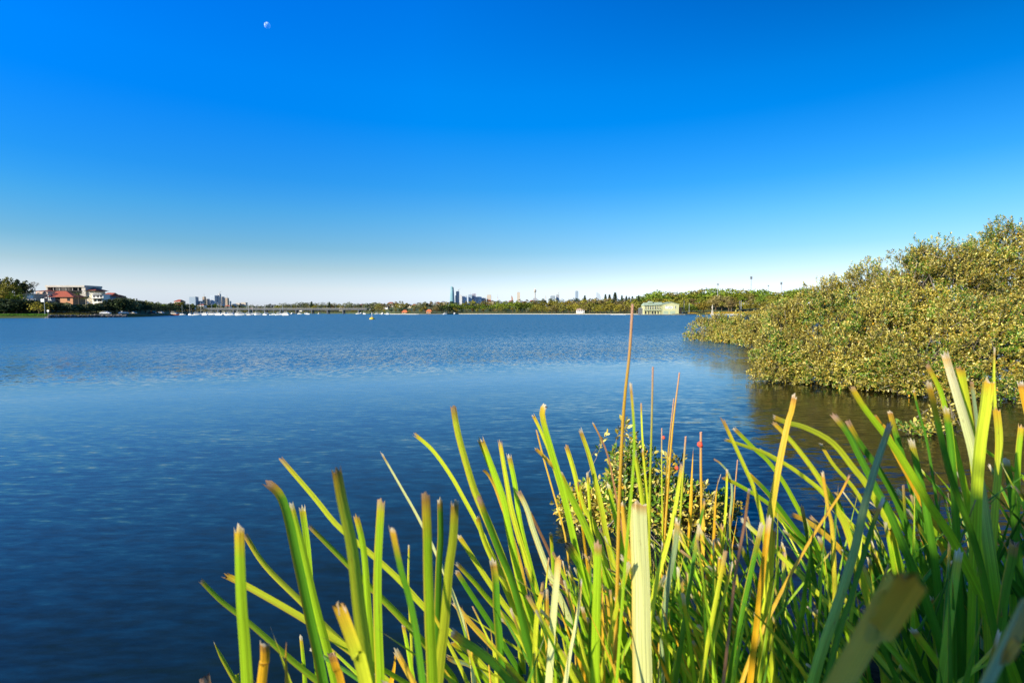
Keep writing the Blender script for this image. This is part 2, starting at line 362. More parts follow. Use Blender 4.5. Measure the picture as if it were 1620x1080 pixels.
wv = [(0, 0, 0)]; wf = []
for k in range(64):
    a = 2 * math.pi * k / 64; wv += [(r_ * math.cos(a), r_ * math.sin(a), 0) for r_ in (60, 800, 9500)]
for k in range(64):
    a, b2 = 1 + 3 * k, 1 + 3 * ((k + 1) % 64)
    wf += [(0, a, b2), (a, a + 1, b2 + 1, b2), (a + 1, a + 2, b2 + 2, b2 + 1)]
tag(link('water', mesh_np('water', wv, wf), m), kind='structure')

# ------------------------------------------------------------------ moon (air in front of it adds to it: sky shows through its dark side)
m, t, o = newmat('moon_surface'); df = N(t, 'ShaderNodeBsdfDiffuse'); tp = N(t, 'ShaderNodeBsdfTransparent'); ad = N(t, 'ShaderNodeAddShader')
nz = N(t, 'ShaderNodeTexNoise'); nz.inputs['Scale'].default_value = .012; cr = N(t, 'ShaderNodeValToRGB')
tcn = N(t, 'ShaderNodeTexCoord'); t.links.new(tcn.outputs['Object'], nz.inputs['Vector'])
cr.color_ramp.elements[0].color = (.12, .14, .17, 1); cr.color_ramp.elements[0].position = .42; cr.color_ramp.elements[1].color = (.38, .43, .45, 1); cr.color_ramp.elements[1].position = .6
t.links.new(nz.outputs['Fac'], cr.inputs[0]); t.links.new(cr.outputs[0], df.inputs[0])
t.links.new(df.outputs[0], ad.inputs[0]); t.links.new(tp.outputs[0], ad.inputs[1])
bfm = N(t, 'ShaderNodeMixShader'); gg = N(t, 'ShaderNodeNewGeometry'); t.links.new(gg.outputs['Backfacing'], bfm.inputs[0])
t.links.new(ad.outputs[0], bfm.inputs[1]); t.links.new(tp.outputs[0], bfm.inputs[2]); t.links.new(bfm.outputs[0], o.inputs[0])
mo = MB().lathe([(100 * math.sin(math.pi * i / 16) + 1e-3, -100 * math.cos(math.pi * i / 16)) for i in range(17)], 24)
moon = mo.build('moon', m, smooth=True); moon.location = at(423, 40.5, 17500)
tag(moon, 'small pale half lit moon high in the left of the blue sky', 'moon')

# ------------------------------------------------------------------ foliage clouds
def unit(v): return v / np.maximum(np.linalg.norm(v, axis=1, keepdims=True), 1e-9)
def quads(rg, P, D, Nn, L, W, col, six=False, cup=.15):
    """leaves at P pointing along D, facing Nn; L, W arrays; col (n,3)"""
    D = unit(D); S = unit(np.cross(D, Nn)); Nn = np.cross(S, D)
    L = L[:, None]; W = W[:, None]
    if six:
        pts = [P, P + D * L * .3 + S * W * .42 + Nn * W * cup, P + D * L * .68 + S * W * .46 + Nn * W * cup, P + D * L,
               P + D * L * .68 - S * W * .46 + Nn * W * cup, P + D * L * .3 - S * W * .42 + Nn * W * cup]
        V = np.stack(pts, 1).reshape(-1, 3); b = np.arange(len(P))[:, None] * 6
        Fc = np.concatenate([b + np.array([[0, 1, 2, 3]]), b + np.array([[0, 3, 4, 5]])], 0)
        return V, Fc, np.repeat(col, 6, 0)
    pts = [P, P + D * L * .5 + S * W * .5 + Nn * W * cup, P + D * L, P + D * L * .5 - S * W * .5 + Nn * W * cup]
    V = np.stack(pts, 1).reshape(-1, 3); b = np.arange(len(P))[:, None] * 4
    return V, b + np.array([[0, 1, 2, 3]]), np.repeat(col, 4, 0)

def crown_mesh(name, seed, lobes, nq, size, base, light, spread=.25):
    """crown in a unit frame: lobes (x,y,z,rx,rz)"""
    rg = np.random.default_rng(seed)
    w_ = np.array([l[3] ** 2 for l in lobes]); k = rg.choice(len(lobes), nq, p=w_ / w_.sum())
    Lb = np.array(lobes)[k]
    d = unit(rg.normal(size=(nq, 3))); d[:, 2] = np.where(d[:, 2] < -.5, -d[:, 2], d[:, 2])
    wob = 1 + .22 * np.array([noise.noise(Vector(x * 3.1) + Vector((seed, 0, kk))) for x, kk in zip(d, k)])
    r = (rg.uniform(.72, 1.0, nq) * wob)[:, None]
    P = Lb[:, :3] + d * r * np.stack([Lb[:, 3], Lb[:, 3], Lb[:, 4]], 1)
    nn = unit(d + rg.normal(size=(nq, 3)) * .45); dr = unit(rg.normal(size=(nq, 3)) + np.array([0, 0, .3]))
    tone = rg.uniform(0, 1, len(lobes))[k] * .5 + rg.uniform(0, 1, nq) * .5
    col = np.array(base)[None] * (1 - tone[:, None]) + np.array(light)[None] * tone[:, None]
    col = col * rg.uniform(1 - spread, 1 + spread, (nq, 1))
    s = rg.uniform(.6, 1.3, nq) * size
    V, Fc, cc = quads(rg, P - dr * s[:, None] * .5, dr, nn, s, s * .8, col)
    return mesh_np(name, V, Fc, cc)
def trunk_mesh(name, lobes, r=.035, seed=0):
    rnd = random.Random(seed); mb = MB(); zt = min(l[2] for l in lobes)
    mb.tube([(0, 0, -.03), (.01, 0, zt * .5), (0.0, .01, zt)], [r * 1.3, r, r * .8], 7)
    for l in lobes[:7]:
        mb.tube([(0, 0, zt * .75), (l[0] * .5, l[1] * .5, (zt * .75 + l[2]) * .5 + .03), (l[0], l[1], l[2])], [r * .7, r * .45, r * .15], 5)
    me = bpy.data.meshes.new(name); me.from_pydata(mb.v, [], mb.f); me.update(); me.materials.append(M['bark']); return me
def lobeset(kind, seed):
    rn = random.Random(seed); L = []
    if kind == 'broad':                  # wide fig-like dome, unit height 1
        for i in range(11):
            a = i * 2.4; q = .12 + .36 * math.sqrt(i / 11)
            L.append((q * math.cos(a), q * math.sin(a), .56 - .45 * q + rn.uniform(-.05, .05), rn.uniform(.2, .28), rn.uniform(.24, .32)))
        L.append((0, 0, .68, .28, .3))
    elif kind == 'round':
        for i in range(9):
            a = i * 2.4; z = .3 + .5 * i / 9
            q = .26 * math.sin(math.pi * (z - .1) / 1.0)
            L.append((q * math.cos(a), q * math.sin(a), z, rn.uniform(.17, .25), rn.uniform(.15, .22)))
        L.append((0, 0, .8, .18, .2))
    elif kind == 'open':                 # eucalypt with separate clumps
        for i in range(10):
            a = i * 2.4 + rn.random(); z = .4 + .48 * rn.random(); q = rn.uniform(.08, .36)
            L.append((q * math.cos(a), q * math.sin(a), z, rn.uniform(.11, .18), rn.uniform(.08, .14)))
        L.append((0, 0, .86, .13, .14))
    elif kind == 'low':                  # mangrove-like, crown down to the ground
        for i in range(12):
            a = i * 2.4; q = .5 * math.sqrt(i / 12)
            L.append((q * math.cos(a), q * math.sin(a) * .8, .48 + rn.uniform(-.12, .14) - .12 * q, rn.uniform(.24, .32), rn.uniform(.32, .44)))
        L.append((0, 0, .66, .26, .34))
    return L
PAL = {'olive': ((.075, .075, .014), (.27, .23, .045)), 'green': ((.045, .075, .013), (.20, .245, .032)), 'dark': ((.012, .022, .012), (.05, .07, .03)),
       'brown': ((.085, .065, .025), (.27, .21, .09)), 'lime': ((.055, .09, .012), (.26, .30, .035)), 'greygreen': ((.05, .06, .03), (.22, .22, .12)), 'gold': ((.11, .09, .012), (.34, .27, .045))}
_pro = {}
def tree(px, Y, top, kind, pal, label, group=None, cat='tree', wide=1.0, var=0, name='tree', nq=750, size=.085):
    key = (kind, pal, var, nq)
    if key not in _pro:
        L = lobeset(kind, 10 + var * 7 + len(kind)); b_, l_ = PAL[pal]
        _pro[key] = (crown_mesh('crown', 5 + var + len(pal) * 3, L, nq, size, b_, l_), trunk_mesh('trunk', L, seed=var))
    cm, tm = _pro[key]
    g = spot(px, Y); h = max(1.2, at(px, top, Y).z - g.z) * 1.07
    r = empty(name, g, label, cat, group, random.uniform(0, 6.28))
    r.scale = (h * wide, h * wide, h)
    link('trunk', tm, None, r); link('crown', cm, FAR, r)
    return r
def conifer(px, Y, top, label, group=None):
    key = 'conifer'
    if key not in _pro:
        rg = np.random.default_rng(3); P = []; 
        for k in range(13):
            z = .22 + .75 * k / 13; rr = .2 * (1 - k / 13.5) + .012
            for j in range(7):
                a = j * .9 + k * .5
                for s in np.linspace(.15, 1, 7): P.append((rr * s * math.cos(a), rr * s * math.sin(a), z + .03 * s * s))
        P = np.array(P); P = np.concatenate([P, P + rg.normal(size=P.shape) * .01]); n_ = len(P)
        nn = unit(rg.normal(size=(n_, 3)) + np.array([0, 0, 1.2])); dd = unit(P * np.array([1, 1, 0]) + rg.normal(size=(n_, 3)) * .1)
        col = np.array([(.03, .05, .025)]) * rg.uniform(.6, 1.6, (n_, 1))
        V, Fc, cc = quads(rg, P, dd, nn, np.full(n_, .045), np.full(n_, .035), col)
        tmb = MB().tube([(0, 0, -.03), (0, 0, .98)], [.02, .004], 6); tm = bpy.data.meshes.new('trunk'); tm.from_pydata(tmb.v, [], tmb.f); tm.materials.append(M['bark'])
        _pro[key] = (mesh_np('crown', V, Fc, cc), tm)
    cm, tm = _pro[key]; g = spot(px, Y); h = at(px, top, Y).z - g.z
    r = empty('pine_tree', g, label, 'pine tree', group, random.uniform(0, 6)); q_ = random.uniform(.7, 1.15); r.scale = (h * q_, h * q_, h)
    link('trunk', tm, None, r); link('crown', cm, FAR, r)
def palm(px, Y, top, label):
    g = spot(px, Y); h = at(px, top, Y).z - g.z; r = empty('palm_tree', g, label, 'palm tree')
    MB().tube([(0, 0, -.2), (.1, 0, h * .4), (0, .05, h * .8)], [.3, .2, .18], 8).build('trunk', M['bark'], r)
    rg = np.random.default_rng(int(px)); P = []; D = []; 
    for k in range(20):
        a = rg.uniform(0, 6.28); e = rg.uniform(-.2, 1.2); ln = h * .27
        for s in np.linspace(.05, 1, 14):
            q = np.array([math.cos(a) * ln * s * math.cos(e * .8), math.sin(a) * ln * s * math.cos(e * .8), h * .8 + ln * (s * math.sin(e) - .55 * s * s)])
            for sg in (-1, 1):
                P.append(q); D.append([math.cos(a) * .5 - sg * math.sin(a), math.sin(a) * .5 + sg * math.cos(a), -.5])
    P = np.array(P); D = np.array(D); n_ = len(P)
    V, Fc, cc = quads(rg, P, D, unit(rg.normal(size=(n_, 3)) * .3 + np.array([0, 0, 1])), np.full(n_, h * .055), np.full(n_, h * .014), np.array([(.12, .14, .03)]) * rg.uniform(.5, 1.5, (n_, 1)))
    link('frond', mesh_np('frond', V, Fc, cc), FAR, r)

# ------------------------------------------------------------------ near mangroves
HOLES = [(1500, 442, .62), (1556, 462, .5), (1352, 522, .3), (1424, 520, .42), (1590, 556, .45), (1470, 560, .3), (1395, 575, .28), (1290, 560, .25), (1540, 590, .3)]
def mangrove(label, blobs, per_m2, leaf, seed, group, name='mangrove', six=False, twigs=.1, green=.12, sprigs=0, nleaf=11, zmin=.03, back=.3, gain=1.0):
    """blobs: (px centre, py top, py bottom, half width px, distance)"""
    rg = np.random.default_rng(seed); B = []
    for px, pt, pb, hw, Y in blobs:
        a_, c_ = at(px, pt, Y), at(px, pb, Y); zb = max(c_.z, -.1)
        rz = (a_.z - zb) * .56; B.append((a_.x, Y, zb + rz * .86, hw * Y / F, hw * Y / F * .9, rz))
    B = np.array(B); base = np.array([np.average(B[:, 0], weights=B[:, 3]), np.average(B[:, 1], weights=B[:, 3]) + .3, -.4])
    root = empty(name, Vector(base), label, 'mangrove', group)
    area = 4 * math.pi * ((B[:, 3] * B[:, 4] + B[:, 3] * B[:, 5] * 2) / 3)
    P = []; O = []
    for i, q in enumerate(B):
        m_ = int(area[i] * per_m2); d = unit(rg.normal(size=(m_, 3)))
        keep = (d[:, 1] < .25) | (d[:, 2] > .45) | (rg.random(m_) < back); d = d[keep]
        low = d[:, 2] < .15; hz = np.hypot(d[:, 0], d[:, 1])[:, None] + 1e-6
        d2 = d.copy(); d2[low, :2] = (d[:, :2] / hz * np.clip(hz + .25, 0, 1.0))[low]
        lump = np.array([1 + .16 * noise.noise(Vector(x * 2.2 + i)) + .20 * noise.noise(Vector(x * 5.5 + i * 3)) for x in d])
        rr = (1 - .5 * rg.random(len(d)) ** 1.6) * lump
        p = q[:3] + d2 * rr[:, None] * q[3:]
        ok = p[:, 2] > zmin + rg.random(len(p)) * .05
        for j, q2 in enumerate(B):
            if j != i: ok &= (((p - q2[:3]) / q2[3:]) ** 2).sum(1) > .42
        P.append(p[ok]); O.append(unit(d[ok] / q[3:] * q[3:].mean()))
    P = np.concatenate(P); O = np.concatenate(O)
    # dark hollows: drop clusters where a low-frequency field dips
    hol = np.array([noise.noise(Vector(x * (.9 if leaf < .09 else .6)) + Vector((seed, 0, 0))) for x in P])
    k = (hol > -.2) | (rg.random(len(P)) < .22); P, O = P[k], O[k]
    for hx, hy, hr in HOLES:              # hollows between the limbs
        hc = np.array(at(hx, hy, 15.9 if hx > 1400 else 16.6)); dd_ = (P - hc) / np.array([1.0, 2.2, .7])
        k = np.linalg.norm(dd_ + np.stack([O[:, 1], O[:, 2], O[:, 0]], 1) * .12, axis=1) > hr; P, O = P[k], O[k]
    if sprigs:                            # loose shoots rising above the outline
        top = np.argsort(-P[:, 2])[:max(60, len(P) // 6)]; s_ = rg.choice(top, sprigs)
        sp0 = P[s_]; 
        ex = [sp0 + np.stack([rg.normal(size=sprigs) * .04 * k_, rg.normal(size=sprigs) * .04 * k_, np.full(sprigs, leaf * 1.5 * k_)], 1) for k_ in range(1, 4)]
        P = np.concatenate([P] + ex); O = np.concatenate([O] + [np.tile([[0, 0, 1.0]], (sprigs, 1))] * 3)
    n_ = len(P); ax = unit(O * .8 + np.array([0, 0, .55]) + rg.normal(size=(n_, 3)) * .5)
    ctone = rg.random(n_); hgrn = np.array([noise.noise(Vector(x * 1.3) + Vector((9, seed, 0))) for x in P])
    LP, LD, LN, LC = [], [], [], []
    patch = np.array([1 + .42 * noise.noise(Vector(x * .8) + Vector((3, 1, seed))) for x in P])[:, None]
    ll = leaf * 2.6
    e1 = unit(np.cross(ax, rg.normal(size=(n_, 3)))); e2 = np.cross(ax, e1)
    for j in range(nleaf):
        f = (j + .5) / nleaf; an = j * 2.4 + rg.random(n_)
        rad = e1 * np.cos(an)[:, None] + e2 * np.sin(an)[:, None]
        LP.append(P + ax * (f - .6) * ll); LD.append(unit(ax * (.35 + .7 * f) + rad * (1.05 - .5 * f) + rg.normal(size=(n_, 3)) * .15))
        LN.append(unit(O * .55 + ax * .3 + np.array([-.35, -.35, .35]) + rg.normal(size=(n_, 3)) * .5))
        u_ = rg.random(n_); c = np.empty((n_, 3))
        c[:] = (.17, .14, .02)
        c[u_ < .55] = (.26, .215, .035); c[u_ < .28] = (.46, .40, .14); c[u_ > .84] = (.075, .075, .015)
        gr = (hgrn > .12) & (u_ > .45) | (rg.random(n_) < green * .5); c[gr] = (.09, .17, .018)
        old = rg.random(n_) < .012; c[old] = (.5, .27, .03)
        c *= np.array([1.33, 1.31, .92]) * gain * patch; c *= (.72 + .5 * ctone)[:, None] * rg.uniform(.85, 1.15, (n_, 1)); LC.append(c)
    LP, LD, LN, LC = map(np.concatenate, (LP, LD, LN, LC))
    ok = LP[:, 2] > .015; LP, LD, LN, LC = LP[ok], LD[ok], LN[ok], LC[ok]
    s = leaf * rg.uniform(.65, 1.2, len(LP))
    V, Fc, cc = quads(rg, LP, LD, LN, s, s * rg.uniform(.36, .54, len(LP)), LC, six=six)
    link('foliage', mesh_np('foliage', V - base, Fc, cc), LEAF, root)
    # limbs reach every mass; twigs carry some of the clusters
    rnd = random.Random(seed); tb = MB(); mb = MB()
    size = float(B[:, 5].max())
    tb.tube([(0, 0, -.6), (0.05 * size, 0, size * .25), (0, 0, size * .55)], [.075 * size, .06 * size, .05 * size], 8)
    for q in B:
        c = Vector(q[:3] - base); st = Vector((0, 0, size * .2)); mid = st.lerp(c, .5) + Vector((rnd.uniform(-.1, .1), rnd.uniform(-.1, .1), -.1)) * size
        tb.tube([st, mid, c], [.045 * size, .03 * size, .02 * size], 6)
        for k_ in range(14):
            d = Vector((rnd.gauss(0, 1), rnd.gauss(-.3, 1), rnd.gauss(.3, .8))).normalized(); e = c + Vector((d.x * q[3], d.y * q[4], d.z * q[5])) * .97
            e.z = max(e.z, .5); m1 = c.lerp(e, .5) + Vector((rnd.uniform(-.1, .1),) * 3) * size * .6
            mb.tube([c.lerp(st, .3 * rnd.random()), m1, e], [.016 * size, .009 * size, .003 * size], 4)
    idx = rg.choice(len(P), int(len(P) * twigs))
    for i_ in idx:
        e = P[i_] - base; a_ = ax[i_]; side = rg.normal(size=3) * .12 * leaf * 3
        mb.tube([e - a_ * leaf * 5 + side, e - a_ * leaf * 1.8, e + a_ * leaf * 1.2], [leaf * .07, leaf * .055, leaf * .03], 3, cap=False)
    tb.build('trunk', M['palebark'], root); mb.build('branches', M['palebark'], root)
    return root
G1 = 'mangroves along the right shore'
mangrove('tallest mangrove at the right edge, its dense olive crown overhanging the water', [(1590, 362, 560, 66, 18), (1500, 388, 590, 80, 17.5), (1560, 470, 640, 95, 15.3), (1440, 414, 600, 68, 17.5),
         (1460, 520, 630, 78, 15.8), (1690, 372, 640, 90, 17), (1640, 540, 642, 60, 14.6), (1530, 392, 520, 34, 18), (1462, 392, 480, 30, 18)], 150, .078, 1, G1, green=.2, twigs=.14, sprigs=90)
mangrove('rounded mangrove with its crown touching the water, left of the tallest one', [(1376, 426, 600, 72, 19.5), (1312, 448, 612, 66, 19.5), (1252, 476, 606, 50, 20), (1345, 520, 624, 78, 17.4), (1236, 520, 614, 44, 18.6), (1400, 470, 626, 60, 17)],
         150, .078, 2, G1, green=.1, twigs=.1, sprigs=30)
mangrove('far low mangrove nearest the big rounded one, on the water', [(1212, 492, 545, 32, 36), (1180, 496, 545, 28, 38), (1236, 492, 540, 30, 34), (1200, 506, 546, 30, 35)], 60, .12, 3, G1, green=.05, twigs=.05, sprigs=6)
mangrove('low bushy mangrove in the middle of the far row on the water', [(1152, 502, 543, 22, 41), (1168, 504, 544, 20, 40), (1138, 498, 541, 18, 42)], 55, .12, 4, G1, green=.05, twigs=.05, sprigs=4)
mangrove('last low mangrove at the left tip of the row on the water', [(1112, 503, 540, 20, 45), (1096, 510, 537, 14, 46), (1126, 508, 541, 16, 44)], 50, .12, 5, G1, green=.05, twigs=.05, sprigs=4)
mangrove('small leafy mangrove sapling in the water behind the middle reeds', [(930, 772, 850, 48, 6.0), (982, 748, 858, 44, 5.8), (1035, 756, 862, 50, 5.7), (1090, 768, 862, 46, 5.8), (1136, 786, 850, 30, 6.0), (997, 700, 790, 15, 5.8)],
         230, .072, 6, None, name='mangrove_sapling', six=True, twigs=.5, green=.2, sprigs=26, nleaf=8, zmin=.05, back=.7, gain=1.3)
mangrove('pale low mangrove shoot in front of the dark reflection at right', [(1450, 668, 706, 22, 10.4), (1482, 648, 694, 24, 10.6), (1512, 676, 704, 16, 10.6)], 80, .085, 7, None, name='mangrove_sapling', six=True, twigs=.5, green=.02, sprigs=8, nleaf=8, back=.8)

# ------------------------------------------------------------------ strap-leaf plants in front
COL = {'g': (.35, .58, .018), 'y': (.60, .68, .035), 'e': (.05, .17, .012), 'd': (.09, .27, .014), 'p': (.70, .74, .32), 'o': (.80, .45, .02), 'b': (.32, .44, .2), 'k': (.78, .50, .05), 'w': (.75, .72, .42), 'n': (.40, .2, .1)}  # darkest green carries the shade of the lower right clumps in its colour
TIPC = np.array((.60, .38, .24)); TIPP = np.array((.85, .76, .58)); ORG = np.array((.80, .40, .03)); BRN = np.array((.30, .14, .07))
def cr_curve(P, n_):
    P = [np.array(p, float) for p in P]; P = [2 * P[0] - P[1]] + P + [2 * P[-1] - P[-2]]; out_ = []
    segs = len(P) - 3; T = np.linspace(0, segs, n_)
    for tt in T:
        i = min(int(tt), segs - 1); u = tt - i; p0, p1, p2, p3 = P[i:i + 4]
        out_.append(.5 * (2 * p1 + (p2 - p0) * u + (2 * p0 - 5 * p1 + 4 * p2 - p3) * u * u + (3 * p1 - p0 - 3 * p2 + p3) * u ** 3))
    return np.array(out_)
brn = np.random.default_rng(77)
def blade(parent, P3, w0, w1, ck, seg=18, twist=None, tip='jag', name='leaf', stalk=False):
    """P3 root..tip (n,3) in world; w0 root width, w1 tip width (m)"""
    org = np.array(parent.location); rg = brn
    Cv = cr_curve(P3, seg); T = unit(np.gradient(Cv, axis=0)); ln = np.concatenate([[0], np.cumsum(np.linalg.norm(np.diff(Cv, axis=0), axis=1))]); tot = ln[-1]
    view = unit(Cv - np.array([0, 0, CAM_H])); tw0 = .36 + max(-.45, min(.45, rg.normal() * .3)) if twist is None else twist; dtw = rg.normal() * .2
    S = unit(np.cross(T, view)); Nn = np.cross(S, T)
    s = ln / tot; wd = w0 + (w1 - w0) * s ** 1.6
    base = np.array(COL[ck[-1]]) * rg.uniform(.85, 1.15); deep = np.array(COL[ck[0]]) * np.array([.92, .96, .9])
    if stalk:
        mb = []; K = 5; V = []; cc = []
        for i in range(seg):
            for k in range(K):
                a = 2 * math.pi * k / K; V.append(Cv[i] + (S[i] * math.cos(a) + Nn[i] * math.sin(a)) * wd[i] / 2)
                g_ = s[i]; c = base * (1 - g_) + base * g_; e = (tot - ln[i])
                if e < .16: c = c * (e / .16) + np.array((.72, .42, .30)) * (1 - e / .16)
                cc.append(c)
        Fc = [(i * K + k, i * K + (k + 1) % K, (i + 1) * K + (k + 1) % K, (i + 1) * K + k) for i in range(seg - 1) for k in range(K)]
        V = np.array(V); uv = np.stack([np.tile(np.arange(K) / K, seg), np.repeat(ln, K)], 1)
        return link(name, mesh_np(name, V - org, Fc, np.array(cc), uv, True), BLADE, parent)
    U = np.array([-.5, -.27, 0, .27, .5]); K = 5; fold = rg.uniform(.16, .5) * (1 if rg.random() < .75 else -1)
    V = np.zeros((seg, K, 3)); cc = np.zeros((seg, K, 3)); uv = np.zeros((seg, K, 2))
    jag = np.array([rg.uniform(0, 1), rg.uniform(.5, 1.6), rg.uniform(0, .5), rg.uniform(.5, 1.6), rg.uniform(0, 1)])
    if tip == 'point': jag = np.array([2.4, 1.2, 0, 1.2, 2.4])
    pale = rg.random() < .62; dead = rg.uniform(.005, .02) if tip != 'soft' else 0; orl = rg.uniform(.02, .07); edge_ = rg.random() < .35; soff = rg.uniform(0, 50)
    for i in range(seg):
        a = tw0 + dtw * s[i]; sv = S[i] * math.cos(a) + Nn[i] * math.sin(a); nv = Nn[i] * math.cos(a) - S[i] * math.sin(a)
        nar = 1.0; e = tot - ln[i]
        if tip == 'point': nar = min(1, e / (tot * .28) + .06)
        for k in range(K):
            back = T[i] * (-jag[k] * w1 * .85) if i == seg - 1 else 0
            V[i, k] = Cv[i] + sv * U[k] * wd[i] * nar + nv * (abs(U[k]) - .25) * fold * wd[i] * nar + back
            g_ = min(1, s[i] * 1.3) if len(ck) == 1 else max(0, min(1, (s[i] - .55) / .4)); c = deep * (1 - g_) + base * g_
            c = c * (1.12 - .3 * abs(U[k]) * 2 * .5)
            if edge_ and k == 4: c = c * .35 + np.array(COL['k']) * .65
            m_ = max(0, min(1, 1 - (e - .015) / orl)); c = c * (1 - .8 * m_) + ORG * .8 * m_
            if e < dead: c = (TIPP if pale else TIPC) * rg.uniform(.6, 1.05)
            elif e < dead * 1.5 + .003: c = BRN * .5 + c * .5
            cc[i, k] = c; uv[i, k] = (U[k] * .5 + soff, ln[i])
    Fc = np.array([(i * K + k, i * K + k + 1, (i + 1) * K + k + 1, (i + 1) * K + k) for i in range(seg - 1) for k in range(K - 1)])
    # concentrate the last rings at the dried tip
    return link(name, mesh_np(name, V.reshape(-1, 3) - org, Fc, cc.reshape(-1, 3), uv.reshape(-1, 2), True), BLADE, parent)
def retime(P, tot_tip=.03):
    return P
PL = {}
def plant(key, name, loc, label, cat='grass clump', group=None):
    PL[key] = empty(name, loc, label, cat, group); PL[key]['_n'] = 0
G2 = 'strap leaved clumps along the near bank'
plant('A', 'strap_leaf_clump', (-.35, 1.0, BZ), 'leftmost clump of broad bright green strap leaves with torn tips, over open water', group=G2)
plant('B', 'strap_leaf_clump', (.05, 1.15, BZ), 'leaning clump of green strap leaves between the leftmost clump and the yellow rushes', group=G2)
plant('C', 'rush_clump', (.3, 1.15, BZ), 'thin upright yellow and orange rushes with one very tall pink topped stalk', 'rush clump')
plant('D', 'strap_leaf_clump', (.75, 1.3, BZ), 'arching yellow green clump right of the yellow rushes, leaves leaning left', group=G2)
plant('E', 'strap_leaf_clump', (1.15, 1.35, BZ), 'large dark shaded green clump filling the lower right corner, sunlit only at its tips', group=G2)
def traced(key, pts, wt, wb, ck, d=None, tip='jag', name='leaf', stalk=False, twist=None):
    """pts from the tip down, photo pixels; widths in photo pixels"""
    if d is None: d = min(1.7, max(.66, 18.5 / max(wb, 4)))
    (x1, y1), (x0, y0) = pts[-1], pts[-2]
    droop = CAM_H - BZ; yr = 494 + F * droop / d; k = (x1 - x0) / max(8, (y1 - y0)); k = max(-1.6, min(1.6, k))
    xr = x1 + k * (yr - y1) * .42; ym = y1 + (yr - y1) * .45; xm = x1 + k * (ym - y1) * .72
    L = []
    full = pts + [(xm, ym), (xr, yr)]
    nn_ = len(full); rgd = brn.uniform(-.05, .05)
    for i, (x, y) in enumerate(full):
        L.append(at(x, y, d + rgd * (1 - i / nn_) + .04 * (i / nn_)))
    P3 = [np.array(p) for p in L[::-1]]; m_ = (d + .02) / F
    PL[key]['_n'] += 1
    tot = sum(np.linalg.norm(P3[i + 1] - P3[i]) for i in range(len(P3) - 1))
    return blade(PL[key], P3, wb * m_ * (1 if not stalk else 1), wt * m_, ck, seg=26, tip=tip, name=name, stalk=stalk, twist=twist)
